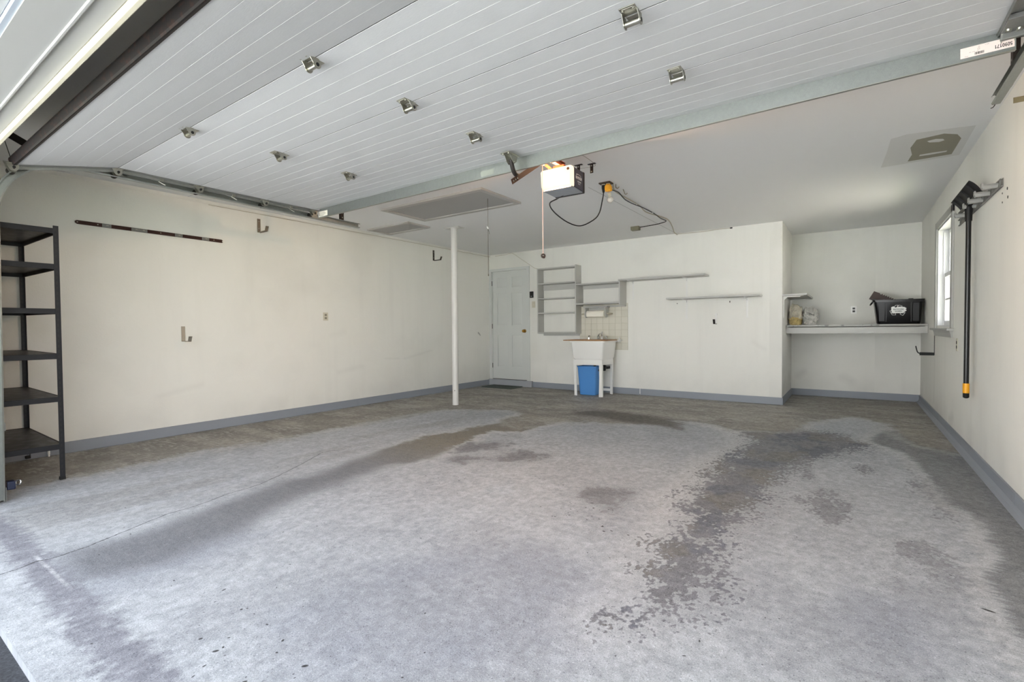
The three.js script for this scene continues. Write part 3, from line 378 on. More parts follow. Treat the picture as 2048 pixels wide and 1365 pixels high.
for (const s of [-1, 1]) {
  const xw = s < 0 ? 1.318 : 6.329, o = -s, X = (v) => xw + o * v, h = 0.024, t = 0.0024;
  const d = thing('door_track', s < 0 ? 'galvanised steel door track along the left side, curving down behind the black shelving' : 'short visible end of galvanised steel door track by the right wall', 'track', [xw, 0, 6.81]);
  let prof = [[0, -h], [0.03, -h], [0.034, -h + 0.008], [0.034 - t, -h + 0.008], [0.03 - t, -h + t], [t, -h + t], [t, h - t], [0.03 - t, h - t], [0.034 - t, h - 0.008], [0.034, h - 0.008], [0.03, h], [0, h]].map(([x, n]) => [X(x), n]);
  if (s > 0) prof = prof.reverse();
  obj('rail', sweep(prof, trackPath), mGalv, d);
  for (const z of [4.1, 4.14, 4.33, 5.4, 6.3]) obj('bolt', cyl([X(0.002), 2.203 + (z - 4.7) * 0.008, z], [X(0.007), 2.203 + (z - 4.7) * 0.008, z], 0.006, 0.006, 10), mZinc, d);
  obj('hanger', [bx(X(-0.001), X(-0.004), 2.18, H, 4.245, 4.285), bx(X(-0.001), X(-0.026), 2.235, H, 4.283, 4.286)], mDarkIron, d);
  for (let k = 0; k < 5; k++) obj('hanger_hole', cyl([X(0.0), 2.255 + 0.045 * k, 4.262], [X(-0.0005), 2.255 + 0.045 * k, 4.262], 0.006, 0.006, 8), mGalv, d);
  for (const y of [0.45, 1.5]) obj('wall_bracket', bx(X(-0.002), X(-0.006), y, y + 0.05, 6.8, 6.87), mGalvDull, d);
  if (s < 0) { obj('header_brace', [bar([X(-0.004), 2.225, 6.52], [X(-0.004), 2.40, 6.868], 0.004, 0.045), bar([X(-0.02), 2.245, 6.52], [X(-0.02), 2.42, 6.868], 0.03, 0.004)], mDarkIron, d); }
  else obj('safety_wire', [tube([[X(0.006), 2.2, 4.07], [X(0.01), 2.19, 4.05], [X(0.015), 2.18, 4.052], [X(0.02), 2.172, 4.03], [X(0.025), 2.175, 4.01]], 0.0022, 24, 6), tube([[X(0.02), 2.222, 4.075], [X(0.012), 2.21, 4.06], [X(0.004), 2.2, 4.06]], 0.002, 16, 6)], mDarkSteel, d);
}
single('angle_bracket', 'small tan steel angle bracket fixed high on right wall behind door track', 'bracket', [bx(6.44, XR, 2.27, 2.3, 3.72, 3.724), bx(XR - 0.004, XR, 2.2, 2.3, 3.69, 3.724)], std(0x8f8468, 0.5, { metalness: 0.4 }));
{ // safety sensor low on the left track
  const d = thing('safety_sensor', 'dark blue photo-eye sensor with shiny clip low beside the left door track', 'sensor', [1.29, 0.0, 6.80]);
  obj('housing', [bx(1.275, 1.335, 0.07, 0.125, 6.765, 6.806, 0.008)], std(0x141b33, 0.35), d); obj('clip', [tube([[1.32, 0.12, 6.765], [1.335, 0.127, 6.752], [1.347, 0.118, 6.745], [1.345, 0.1, 6.75], [1.325, 0.096, 6.762]], 0.004, 20, 6), bx(1.30, 1.315, 0.08, 0.12, 6.761, 6.765)], mChrome, d); obj('mount', [bx(1.27, 1.325, 0.0, 0.09, 6.807, 6.811, 0.001)], mGalvDull, d);
}
// ------------------------------------------------------------------ opener motor with its lit lens
{
  const X0 = 3.69, X1 = 3.955, d = thing('garage_door_opener', 'lit garage door opener motor hanging below the ceiling with dark label panel', 'opener', [3.82, H, 4.05]);
  const glow = new THREE.MeshStandardMaterial({ color: 0x9a8e7a, roughness: 0.5, emissive: new THREE.Color().setRGB(1, 0.8, 0.55), emissiveIntensity: 0.175 });
  obj('lens', loft([[2.168, X0 + 0.012, X1 - 0.002, 4.085, 4.145, 0.012], [2.185, X0 + 0.005, X1, 4.085, 4.158, 0.012], [2.30, X0 - 0.002, X1, 4.085, 4.158, 0.012], [2.318, X0, X1 - 0.004, 4.085, 4.14, 0.012]]), glow, d);
  obj('lens_screw', cyl([3.938, 2.288, 4.156], [3.938, 2.288, 4.162], 0.011, 0.011, 12), mRustBrown, d);
  const lamp = new THREE.PointLight(0xffcf9e, 0.8); lamp.position.set(0, 2.24 - H, 0.07); lamp.castShadow = true; lamp.shadow.radius = 2; d.add(lamp);
  obj('housing', [prism('x', [[4.085, 2.17], [4.085, 2.315], [3.93, 2.315], [3.915, 2.295], [3.925, 2.165], [3.94, 2.16]], X0 + 0.008, X1 - 0.004)], mNavy, d);
  obj('base_plate', [prism('x', [[4.12, 2.1595], [4.12, 2.1685], [3.93, 2.1625], [3.92, 2.154]], X0 + 0.006, X1 - 0.01)], mGreyPlastic, d);
  obj('rear_bumper', [bx(X0 + 0.004, X1 + 0.001, 2.152, 2.318, 3.905, 3.93, 0.008), bx(X0 + 0.004, X1 - 0.004, 2.150, 2.160, 3.905, 3.93, 0.003)], mBlackGloss, d);
  const logo = print(512, 448, (c, w, h) => {
    c.fillStyle = '#2b2c3c'; c.fillRect(0, 0, w, h); c.strokeStyle = '#d9dade'; c.fillStyle = '#d9dade'; c.lineWidth = 9;
    c.beginPath(); c.moveTo(110, 140); c.quadraticCurveTo(240, 70, 400, 145); c.stroke(); c.beginPath(); c.arc(128, 118, 16, 0, 7); c.fill();
    c.font = 'bold 108px sans-serif'; c.textAlign = 'center'; c.save(); c.translate(w / 2, 240); c.scale(0.86, 1); c.fillText('RAYNOR', 0, 0); c.restore();
    c.font = 'italic bold 56px serif'; c.fillText('Airman', w / 2 + 20, 320); c.fillStyle = '#8f91a0'; c.fillRect(210, 345, 56, 34); c.fillRect(290, 345, 44, 34);
  });
  obj('printed_logo', new THREE.PlaneGeometry(0.145, 0.128).rotateY(Math.PI / 2).translate(X1 - 0.0034, 2.242, 4.005), new THREE.MeshStandardMaterial({ map: logo, roughness: 0.45 }), d, true);
  obj('rail', [bx(3.805, 3.835, 2.352, 2.356, 4.0, 6.86), bx(3.818, 3.822, 2.352, 2.39, 4.0, 6.86), bx(3.808, 3.832, 2.388, 2.392, 4.0, 6.86)], mRail, d);
  obj('rail_bracket', [bx(3.77, 3.87, 2.318, 2.352, 3.96, 4.10, 0.004), bar([3.75, 2.32, 3.98], [3.70, 2.40, 4.25], 0.03, 0.005)], mRail, d);
  obj('trolley', [bx(3.795, 3.845, 2.325, 2.36, 4.29, 4.42, 0.006), bx(3.81, 3.83, 2.29, 2.33, 4.32, 4.36, 0.004), cyl([3.80, 2.3, 4.34], [3.84, 2.3, 4.34], 0.012)], mWhitePlastic, d);
  for (const [x, z] of [[3.775, 3.66], [3.88, 3.62]]) { const s = obj('hanger_strap', [bx(x - 0.014, x + 0.014, 2.40, H, z, z + 0.003), bx(x - 0.035, x + 0.035, H - 0.004, H, z - 0.012, z + 0.014)], mDarkIron, d); obj('bolt', [cyl([x, 2.412, z + 0.003], [x, 2.412, z + 0.008], 0.006, 0.006, 8), cyl([x, 2.462, z + 0.003], [x, 2.462, z + 0.008], 0.006, 0.006, 8)], mZinc, s); }
  obj('crossbar', [bx(3.72, 3.80, 2.392, 2.40, 3.65, 3.675), bar([3.74, 2.396, 3.65], [3.74, 2.318, 3.96], 0.03, 0.003)], mDarkIron, d);
  obj('power_cord', [tube([[3.83, 2.165, 3.97], [3.70, 2.152, 3.90], [3.565, 2.15, 3.80], [3.50, 2.12, 3.6], [3.50, 2.075, 3.35], [3.56, 2.06, 3.2], [3.645, 2.13, 3.08], [3.69, 2.2, 3.05], [3.712, 2.31, 3.035], [3.722, 2.37, 3.03], [3.724, 2.42, 3.03]], 0.0055, 90, 8)], mCord, d);
  obj('plug', [cyl([3.724, 2.39, 3.03], [3.724, 2.43, 3.03], 0.010, 0.017, 12), cyl([3.724, 2.43, 3.03], [3.724, 2.462, 3.03], 0.018, 0.018, 12)], mRubber, d);
  // arm from trolley to door
  obj('straight_arm', [bar([3.832, 2.06, 4.762], [3.832, 2.31, 4.355], 0.004, 0.034, [1, 0, 0].map((v, i) => [0, 1, 1][i])), bar([3.836, 2.10, 4.70], [3.836, 2.22, 4.50], 0.004, 0.028, [0, 1, 1])], mRustBrown, d);
  obj('curved_arm', [tube([[3.822, 2.212, 4.755], [3.822, 2.16, 4.735], [3.822, 2.135, 4.715], [3.822, 2.125, 4.69], [3.822, 2.13, 4.655]], 0.015, 24, 8)], mDarkIron, d);
  for (const [y, z] of [[2.07, 4.746], [2.085, 4.722], [2.1, 4.698]]) obj('arm_hole', cyl([3.834, y, z], [3.8385, y, z], 0.0055, 0.0055, 8), mGalv, d);
}
{
  const d = thing('release_rope', 'pale pink emergency release rope with brown handle hanging below the opener arm', 'rope', [3.82, 1.61, 4.342]);
  obj('rope', cyl([3.82, 1.625, 4.342], [3.82, 2.295, 4.342], 0.0028, 0.0028, 8), std(0xd9b3a8, 0.8), d);
  obj('handle', [new THREE.TorusGeometry(0.013, 0.006, 8, 16).rotateY(0.9).translate(3.822, 1.612, 4.342), cyl([3.812, 1.606, 4.335], [3.835, 1.598, 4.35], 0.008, 0.008, 8)], std(0x2e1c16, 0.5), d);
}
// ------------------------------------------------------------------ ceiling fittings
{
  const d = thing('ceiling_outlet', 'dark outlet plate on the ceiling behind the opener with black plug in it', 'outlet', [3.75, H, 3.035]);
  obj('cover_plate', bx(3.692, 3.808, H - 0.012, H, 2.985, 3.075, 0.002), std(0x3a2a1d, 0.6), d); obj('receptacle', [cyl([3.724, H - 0.02, 3.03], [3.724, H - 0.01, 3.03], 0.02), cyl([3.772, H - 0.02, 3.03], [3.772, H - 0.01, 3.03], 0.02)], mAlmond, d);
}
{
  const d = thing('outlet_adapter', 'yellow three-way plug adapter hanging from the dark ceiling outlet plate', 'adapter', [3.775, 2.45, 3.02]);
  obj('body', [cyl([3.772, 2.455, 3.03], [3.772, 2.395, 3.02], 0.030, 0.033, 14), bx(3.745, 3.80, 2.40, 2.45, 2.99, 3.055, 0.008)], mYellow, d); obj('prong_cover', cyl([3.772, 2.455, 3.03], [3.772, 2.462, 3.03], 0.022), mYellow, d);
}
{
  const d = thing('light_bulb', 'unlit clear globe bulb in a small pale socket under the ceiling outlet', 'light bulb', [3.755, 2.35, 2.95]);
  obj('socket', [cyl([3.762, 2.395, 2.985], [3.756, 2.365, 2.955], 0.019, 0.017, 14)], mAlmond, d);
  obj('globe', new THREE.SphereGeometry(0.032, 24, 16).translate(3.752, 2.338, 2.935), new THREE.MeshPhysicalMaterial({ color: 0xf4f2ec, transmission: 0.55, thickness: 0, roughness: 0.25 }), d);
}
{
  const d = thing('extension_cord', 'black cord clipped along the ceiling from yellow adapter to small grey box', 'cord', [3.75, H, 2]);
  const y = H - 0.012; obj('wire', [tube([[3.78, 2.42, 2.99], [3.76, 2.45, 2.75], [3.745, y - 0.03, 2.6], [3.71, y - 0.02, 2.42], [3.70, y - 0.012, 2.2], [3.715, y - 0.004, 1.95], [3.72, y, 1.7], [3.72, y, 1.5], [3.70, y, 1.2], [3.71, y, 1.02], [3.62, y, 0.93], [3.5, y, 0.88], [3.4, y, 0.86], [3.29, y - 0.005, 0.86]], 0.0055, 110, 8)], mCord, d);
  for (const [x, z] of [[3.72, 1.6], [3.703, 2.1]]) obj('cable_clip', [bx(x - 0.012, x + 0.012, y - 0.009, H, z - 0.006, z + 0.006, 0.003)], mWhitePlastic, d);
}
single('junction_box', 'small grey metal box on the ceiling near back wall at black cord end', 'electrical box', [bx(3.175, 3.29, H - 0.052, H, 0.82, 0.90, 0.004), bx(3.28, 3.297, H - 0.045, H - 0.01, 0.845, 0.875, 0.003), bx(3.18, 3.285, H - 0.054, H - 0.05, 0.83, 0.89)], std(0x77745f, 0.55, { metalness: 0.4 }));
single('ceiling_cable', 'pale painted cable stapled along ceiling from outlet plate to back wall', 'cable', [tube([[3.80, H - 0.006, 2.98], [3.72, H - 0.006, 2.75], [3.708, H - 0.006, 2.5], [3.71, H - 0.006, 2.2], [3.70, H - 0.006, 1.95], [3.66, H - 0.006, 1.62], [3.735, H - 0.006, 1.24], [3.735, H - 0.006, 0.98], [3.64, H - 0.006, 0.5], [3.56, H - 0.006, 0.15], [3.56, H - 0.02, 0.008]], 0.0065, 120, 8)], mCable);
{
  const d = thing('wall_cable', 'thin pale cable running along top of back wall ending in dark plug', 'cable', [3.9, H - 0.01, 0.01]);
  obj('wire', tube([[3.56, H - 0.012, 0.008], [3.75, H - 0.016, 0.008], [3.95, H - 0.02, 0.008], [4.15, H - 0.012, 0.008], [4.3, H - 0.014, 0.008]], 0.004, 40, 6), mCable, d); obj('end_cap', cyl([4.3, H - 0.014, 0.008], [4.33, H - 0.014, 0.008], 0.009, 0.009, 8), mBlack, d);
}
for (const [p, c2, l] of [[[[3.81, H, 2.93], [3.81, 2.45, 2.93], [3.83, 2.437, 2.93], [3.845, 2.45, 2.93]], 0.004, 'bent wire ceiling hook beside the yellow adapter'], [[[3.80, H, 2.72], [3.81, 2.455, 2.72], [3.82, 2.43, 2.72], [3.835, 2.425, 2.72], [3.845, 2.435, 2.72]], 0.004, 'taller wire ceiling hook further along the pale cable']]) single('ceiling_hook', l, 'hook', [tube(p, c2, 24, 8)], std(0x8a7f66, 0.5, { metalness: 0.4 }));
function hatch(label, x0, x1, z0, z1, f) {
  const d = thing('attic_hatch', label, 'hatch', [(x0 + x1) / 2, H, (z0 + z1) / 2]), m = new THREE.MeshStandardMaterial({ color: new THREE.Color().setRGB(0.47, 0.46, 0.43), roughness: 0.6 });
  obj('frame', [prism('y', [[x0, z0], [x1, z0], [x1, z1], [x0, z1]], H - 0.022, H, [[[x0 + f, z0 + f], [x1 - f, z0 + f], [x1 - f, z1 - f], [x0 + f, z1 - f]]])], m, d);
  obj('panel', [bx(x0 + f + 0.004, x1 - f - 0.004, H - 0.010, H - 0.001, z0 + f + 0.004, z1 - f - 0.004)], new THREE.MeshStandardMaterial({ color: new THREE.Color().setRGB(0.40, 0.395, 0.38), roughness: 0.75 }), d);
  return d;
}
hatch('large grey attic stair hatch in the ceiling with pull string', 1.2, 2.69, 2.93, 3.645, 0.055);
hatch('small grey square-edged hatch in the ceiling close to the left wall', 0.15, 0.97, 2.595, 3.01, 0.05);
{
  const d = thing('pull_string', 'long thin pull string hanging from the right end of large attic hatch', 'string', [2.505, 1.64, 3.3]);
  obj('string', cyl([2.505, 1.64, 3.3], [2.505, H - 0.012, 3.3], 0.0022, 0.0022, 6), std(0x57503f, 0.8), d); obj('knot', [new THREE.SphereGeometry(0.009, 10, 8).translate(2.505, 2.15, 3.3), cyl([2.50, 2.155, 3.3], [2.492, 2.172, 3.3], 0.006, 0.004, 8)], mWhitePlastic, d); obj('tassel', [cyl([2.505, 1.64, 3.3], [2.505, 1.665, 3.3], 0.005, 0.003, 8)], std(0x57503f, 0.8), d); obj('loose_end', tube([[2.507, 2.14, 3.3], [2.52, 2.11, 3.3], [2.525, 2.085, 3.3]], 0.0018, 10, 5), std(0x57503f, 0.8), d);
}
{
  const d = thing('support_column', 'round white steel support post standing from floor to ceiling', 'column', [1.13, 0, 2.3]);
  obj('post', cyl([1.13, 0.0, 2.3], [1.175, H - 0.006, 2.34], 0.043, 0.043, 36), mPost, d); obj('top_plate', bx(1.04, 1.31, H - 0.008, H, 2.27, 2.40), mPost, d); obj('weld', cyl([1.175, H - 0.03, 2.34], [1.175, H - 0.008, 2.34], 0.046, 0.05, 24), mPost, d);
  obj('chip', [bx(1.148, 1.156, 0.2, 0.215, 2.34, 2.3435, 0.001)], mDarkIron, d);
}
// ------------------------------------------------------------------ left wall
{
  const d = thing('shelving_rack', 'black steel six-tier shelving rack standing at the left of the opening', 'shelving', [0.55, 0, 6.67]);
  const x0 = 0.025, x1 = 1.035, z0 = 6.455, z1 = 6.855, lh = 1.835, ys = [1.815, 1.56, 1.24, 0.915, 0.605, 0.26];
  const slots = (px, pz, ax, dir) => { const g = []; for (let y = 0.05; y < lh - 0.02; y += 0.038) g.push(ax ? bx(px, px + dir * 0.0006, y, y + 0.02, pz - 0.004, pz + 0.004) : bx(px - 0.004, px + 0.004, y, y + 0.02, pz, pz + dir * 0.0006)); return g; };
  for (const [x, z, sx, sz] of [[x0, z0, 1, 1], [x1, z0, -1, 1], [x0, z1, 1, -1], [x1, z1, -1, -1]]) {
    const l = obj('leg', [bx(x, x + sx * 0.03, 0.004, lh, z, z + sz * 0.0025), bx(x, x + sx * 0.0025, 0.004, lh, z, z + sz * 0.03)], mShelfSteel, d);
    const s1 = sx < 0 ? 0.0002 : -0.0002; obj('slots', [...slots(x - sx * 0.0001, z + sz * 0.016, true, -sx), ...slots(x + sx * 0.0026, z + sz * 0.016, true, sx), ...slots(x + sx * 0.016, z + sz * 0.0026, false, sz), ...slots(x + sx * 0.016, z - sz * 0.0001, false, -sz)], mBlack, l).userData.kind = 'stuff';
    obj('foot', bx(x - sx * 0.0015, x + sx * 0.031, 0, 0.022, z - sz * 0.0015, z + sz * 0.031, 0.003), mRubber, l);
  }
  for (const y of ys) {
    const s = obj('shelf', [bx(x0 + 0.006, x1 - 0.006, y - 0.007, y - 0.001, z0 + 0.006, z1 - 0.006)], mShelfPan, d);
    obj('shelf_beam', [bx(x0 + 0.004, x1 - 0.004, y - 0.036, y + 0.002, z0 + 0.003, z0 + 0.012, 0.002), bx(x0 + 0.004, x1 - 0.004, y - 0.036, y + 0.002, z1 - 0.012, z1 - 0.003, 0.002), bx(x0 + 0.003, x0 + 0.012, y - 0.036, y + 0.002, z0 + 0.004, z1 - 0.004, 0.002), bx(x1 - 0.012, x1 - 0.003, y - 0.036, y + 0.002, z0 + 0.004, z1 - 0.004, 0.002)], mShelfSteel, s);
    obj('rivet', [cyl([x1 - 0.021, y - 0.018, z0 + 0.001], [x1 - 0.021, y - 0.018, z0 - 0.003], 0.005, 0.005, 8)], mGalvDull, s);
  }
  d.rotation.z = -0.011; d.position.x -= 0.016; d.position.y += 0.006;
}
single('outlet_stub', 'small white pipe stub at floor behind the black shelving rack', 'pipe', [cyl([0.03, 0.02, 6.34], [0.03, 0.06, 6.34], 0.009, 0.009, 10), cyl([0.03, 0.0, 6.34], [0.03, 0.02, 6.34], 0.007, 0.007, 10)], mWhitePlastic);
{
  const d = thing('tool_rail', 'long rust-brown steel tool rail with grey clips high on left wall', 'tool rail', [0.012, 2.065, 5.49]);
  obj('rail', [prism('x', [[4.867, 2.046], [4.855, 2.054], [4.868, 2.062], [4.856, 2.072], [4.867, 2.079], [6.10, 2.081], [6.112, 2.073], [6.112, 2.058], [6.10, 2.05]], 0.002, 0.007), bx(0.004, 0.011, 2.0765, 2.081, 4.87, 6.1, 0.001), bx(0.004, 0.011, 2.0465, 2.051, 4.87, 6.1, 0.001)], mRustBrown, d);
  for (const z of [5.885, 5.66, 5.60, 5.29, 5.035]) { const c = obj('clip', [bx(0.007, 0.016, 2.048, 2.08, z - 0.035, z + 0.035, 0.004), cyl([0.014, 2.058, z - 0.03], [0.014, 2.058, z + 0.03], 0.008, 0.008, 10), cyl([0.014, 2.074, z - 0.02], [0.014, 2.074, z + 0.025], 0.007, 0.007, 10)], mGalvDull, d); obj('clip_pad', bx(0.012, 0.02, 2.056, 2.07, z - 0.014, z + 0.006, 0.003), std(0xb7b2a6, 0.7), c); }
  for (const z of [6.095, 5.95, 5.45, 4.95]) obj('screw', cyl([0.007, 2.065, z], [0.011, 2.065, z], 0.005, 0.005, 8), mZinc, d);
}
function wallHook(label, z, y0, y1, arm, m, tip = 0.045) {
  const d = thing('wall_hook', label, 'hook', [0, (y0 + y1) / 2, z]), w = 0.017;
  obj('back_strap', [bx(0.001, 0.007, y0 - 0.005, y1, z - w, z - w + 0.004), bx(0.001, 0.0035, y0 - 0.005, y1, z - w, z + w), bx(0.001, 0.007, y0 - 0.005, y1, z + w - 0.004, z + w)], m, d);
  obj('arm', [bx(0.001, arm, y0 - 0.006, y0 - 0.002, z - w, z + w), bx(0.001, arm, y0 - 0.01, y0 - 0.003, z - w, z - w + 0.003)], m, d);
  obj('tip', [bar([arm - 0.002, y0 - 0.006, z], [arm + 0.022, y0 + tip, z], 0.034, 0.004, [1, 0, 0])], m, d);
  obj('screw', [cyl([0.003, y1 - 0.03, z], [0.007, y1 - 0.03, z], 0.006, 0.006, 8), cyl([0.003, y0 + 0.04, z], [0.007, y0 + 0.04, z], 0.006, 0.006, 8)], mZinc, d);
}
wallHook('steel storage hook at chest height on left wall, pale and lowest', 5.27, 0.975, 1.125, 0.15, std(0xa9a59b, 0.4, { metalness: 0.7 }));
wallHook('dull steel storage hook high on left wall below the door track end', 4.45, 2.232, 2.385, 0.165, std(0x85796a, 0.45, { metalness: 0.6 }));
wallHook('dark steel storage hook high on left wall just before the round column', 1.53, 2.222, 2.386, 0.16, std(0x4e473d, 0.45, { metalness: 0.6 }));
function outlet(name, label, cat, c, axis, dirn, w, h, plate, slot, sw) {
  const d = thing(name, label, cat, c), T = (a0, a1, b0, b1, n0, n1, r = 0) => axis === 'x' ? bx(c[0] + dirn * n0, c[0] + dirn * n1, c[1] + b0, c[1] + b1, c[2] + a0, c[2] + a1, r) : bx(c[0] + a0, c[0] + a1, c[1] + b0, c[1] + b1, c[2] + dirn * n0, c[2] + dirn * n1, r);
  obj('cover_plate', T(-w / 2, w / 2, -h / 2, h / 2, 0.0005, 0.006, 0.002), plate, d);
  if (sw) { obj('toggle', [T(-0.005, 0.005, -0.004, 0.012, 0.005, 0.017, 0.002)], plate, d); obj('screw', [T(-0.003, 0.003, -0.033, -0.027, 0.005, 0.0072, 0.001), T(-0.003, 0.003, 0.027, 0.033, 0.005, 0.0072, 0.001)], slot, d); return d; }
  for (const s of [-1, 1]) { const q = obj('receptacle', [T(-0.0155, 0.0155, s * 0.0205 - 0.0135, s * 0.0205 + 0.0135, 0.005, 0.0085, 0.003)], slot, d); obj('slot', [T(-0.0075, -0.0055, s * 0.0205 - 0.004, s * 0.0205 + 0.006, 0.008, 0.0088), T(0.0055, 0.0075, s * 0.0205 - 0.004, s * 0.0205 + 0.006, 0.008, 0.0088)], mBlack, q); }
  return d;
}
outlet('wall_outlet', 'cream duplex outlet plate alone in middle of left wall', 'outlet', [0, 1.253, 3.585], 'x', 1, 0.073, 0.106, mAlmond, std(0x8d8978, 0.4));
outlet('wall_outlet', 'white-edged duplex outlet with black sockets above the alcove workbench', 'outlet', [5.748, 1.297, -DA], 'z', 1, 0.072, 0.112, mWhitePlastic, mBlack);
outlet('wall_outlet', 'duplex outlet with dark sockets on right wall below window sill', 'outlet', [XR, 0.885, 1.6], 'x', -1, 0.07, 0.115, mAlmond, mBlack);
outlet('light_switch', 'almond light switch plate beside the grey house door', 'switch', [0.998, 1.503, 0], 'z', 1, 0.072, 0.115, mAlmond, std(0x9a9582, 0.4), true);
{
  const d = thing('opener_button', 'small black opener wall button above the light switch', 'button', [0.963, 1.682, 0.01]);
  obj('housing', bx(0.925, 1.0, 1.625, 1.74, 0.0005, 0.022, 0.006), mBlackGloss, d); obj('push_button', bx(0.945, 0.98, 1.69, 1.722, 0.02, 0.027, 0.004), mBlack, d); obj('light_button', [bx(0.95, 0.975, 1.645, 1.66, 0.021, 0.025, 0.002)], mGreyPlastic, d);
}
single('bell_wire', 'thin pale wire sagging from back corner across to the top of tall shelf', 'wire', [tube([[0.016, 2.438, 5.0], [0.026, 2.44, 3.0], [0.026, 2.445, 1.0], [0.02, 2.45, 0.02], [0.17, 2.451, 0.01], [0.377, 2.456, 0.01], [0.537, 2.472, 0.01], [0.715, 2.361, 0.01], [0.921, 2.228, 0.01], [1.034, 2.153, 0.01], [1.12, 2.138, 0.01], [1.3, 2.138, 0.02]], 0.003, 160, 6, 0.3)], mCable);
single('door_mat', 'dark green-grey door mat on floor before the house door step', 'mat', [bx(0.14, 0.80, 0.0, 0.012, 0.08, 0.47, 0.005), bx(0.15, 0.79, 0.01, 0.016, 0.09, 0.46, 0.003)], std(0x4a5350, 0.95));
// ------------------------------------------------------------------ shelves on the back wall
{
  const d = thing('wall_shelf', 'tall grey five-level wall shelf hung beside the house door', 'shelf', [1.575, 0.975, 0]), x0 = 1.195, x1 = 1.955, D = 0.2, t = 0.02;
  obj('side_panel', bx(x0, x0 + t, 0.98, 2.115, 0.001, D, 0.002), mGrey, d); obj('side_panel', bx(x1 - t, x1, 0.975, 2.128, 0.001, D, 0.002), mGrey, d);
  for (const y of [2.095, 1.835, 1.575, 1.325, 0.985]) obj('shelf', bx(x0 + t, x1 - t, y, y + 0.02, 0.001, D - 0.004, 0.002), mGrey, d);
  obj('cleat', bx(x0 + t, x1 - t, 1.74, 1.835, 0.001, 0.02, 0.002), mGrey, d); obj('cleat', bx(x0 + 0.02, x1 - 0.03, 0.94, 0.984, 0.001, 0.02, 0.002), mGrey, d);
}
{
  const d = thing('wall_shelf', 'short grey open box shelf hung above the sink tiles', 'shelf', [2.375, 1.43, 0]), x0 = 1.972, x1 = 2.755, D = 0.27, t = 0.02;
  obj('side_panel', bx(x0, x0 + t, 1.432, 1.815, 0.001, D, 0.002), mGrey, d); obj('side_panel', bx(x1 - t, x1, 1.43, 1.798, 0.001, D, 0.002), mGrey, d);
  obj('shelf', bx(x0 + t, x1 - t, 1.455, 1.475, 0.008, D - 0.004, 0.002), mGrey, d); obj('top_board', bx(x0 + t, x1 - t, 1.778, 1.798, 0.001, D - 0.004, 0.002), mGrey, d); obj('cleat', bx(x0 + t, x1 - t, 1.72, 1.778, 0.001, 0.02, 0.002), mGrey, d); obj('cleat', bx(x0 + 0.05, x1, 1.41, 1.431, 0.008, 0.06, 0.002), mGrey, d);
}
{
  const d = thing('paper_towel_holder', 'grey wooden paper towel holder fixed under the short box shelf', 'towel holder', [2.29, 1.30, 0.12]);
  obj('top_rail', bx(2.08, 2.50, 1.40, 1.418, 0.06, 0.19, 0.003), mGrey, d); obj('back_rail', bx(2.13, 2.47, 1.33, 1.40, 0.045, 0.06, 0.003), mGrey, d);
  for (const x of [2.108, 2.462]) obj('side_bracket', prism('x', [[0.05, 1.4], [0.19, 1.4], [0.175, 1.36], [0.185, 1.31], [0.165, 1.255], [0.12, 1.238], [0.075, 1.255], [0.06, 1.30]], x - 0.009, x + 0.009), mGrey, d);
  obj('rod', [cyl([2.06, 1.30, 0.125], [2.51, 1.30, 0.125], 0.010, 0.010, 12), new THREE.TorusGeometry(0.017, 0.0075, 8, 16).rotateX(1.3).translate(2.045, 1.30, 0.125), new THREE.TorusGeometry(0.021, 0.0075, 8, 16).rotateX(1.3).scale(1.3, 1, 1).translate(2.535, 1.30, 0.125)], std(0xb9b39c, 0.5), d);
}
single('paper_towel_roll', 'white paper towel roll on the grey wooden holder', 'paper towel', [cyl([2.128, 1.30, 0.125], [2.44, 1.30, 0.125], 0.056, 0.056, 28), bx(2.13, 2.438, 1.255, 1.30, 0.178, 0.1805)], std(0xf0ecdf, 0.9));
function lBracket(x, y, drop, reach, d, m = mWhite) {
  obj('bracket', [bx(x - 0.013, x + 0.013, y - drop, y - 0.001, 0.001, 0.004, 0.001), bx(x - 0.004, x + 0.004, y - drop + 0.01, y - 0.004, 0.003, 0.011), bx(x - 0.013, x + 0.013, y - 0.004, y - 0.0005, 0.001, reach, 0.001), bx(x - 0.004, x + 0.004, y - 0.012, y - 0.003, 0.003, reach - 0.02), prism('x', [[0.004, y - 0.05], [0.05, y - 0.004], [0.004, y - 0.004]], x - 0.002, x + 0.002)], m, d);
  obj('screw', [cyl([x, y - drop + 0.015, 0.004], [x, y - drop + 0.015, 0.007], 0.005, 0.005, 8), cyl([x, y - 0.035, 0.011], [x, y - 0.035, 0.014], 0.005, 0.005, 8)], mDarkIron, d);
}
{
  const d = thing('shelf_board', 'upper grey board shelf on white brackets reaching right from the box shelf', 'shelf', [3.37, 1.8, 0.14]);
  obj('board', bx(2.732, 4.016, 1.80, 1.824, 0.001, 0.285, 0.002), mGrey, d); lBracket(2.868, 1.80, 0.285, 0.24, d); lBracket(3.70, 1.80, 0.30, 0.24, d);
}
{
  const d = thing('shelf_board', 'lower grey board shelf on white brackets near the alcove corner', 'shelf', [4.1, 1.48, 0.14]);
  obj('board', bx(3.475, 4.712, 1.478, 1.50, 0.001, 0.285, 0.002), mGrey, d); lBracket(3.70, 1.478, 0.285, 0.24, d); lBracket(4.522, 1.478, 0.285, 0.24, d);
  obj('nail', [cyl([4.30, 1.43, 0.001], [4.30, 1.43, 0.02], 0.004, 0.004, 6), bx(4.296, 4.304, 1.41, 1.435, 0.016, 0.02), cyl([3.56, 1.425, 0.001], [3.56, 1.425, 0.015], 0.006, 0.006, 8)], mDarkIron, d);
}
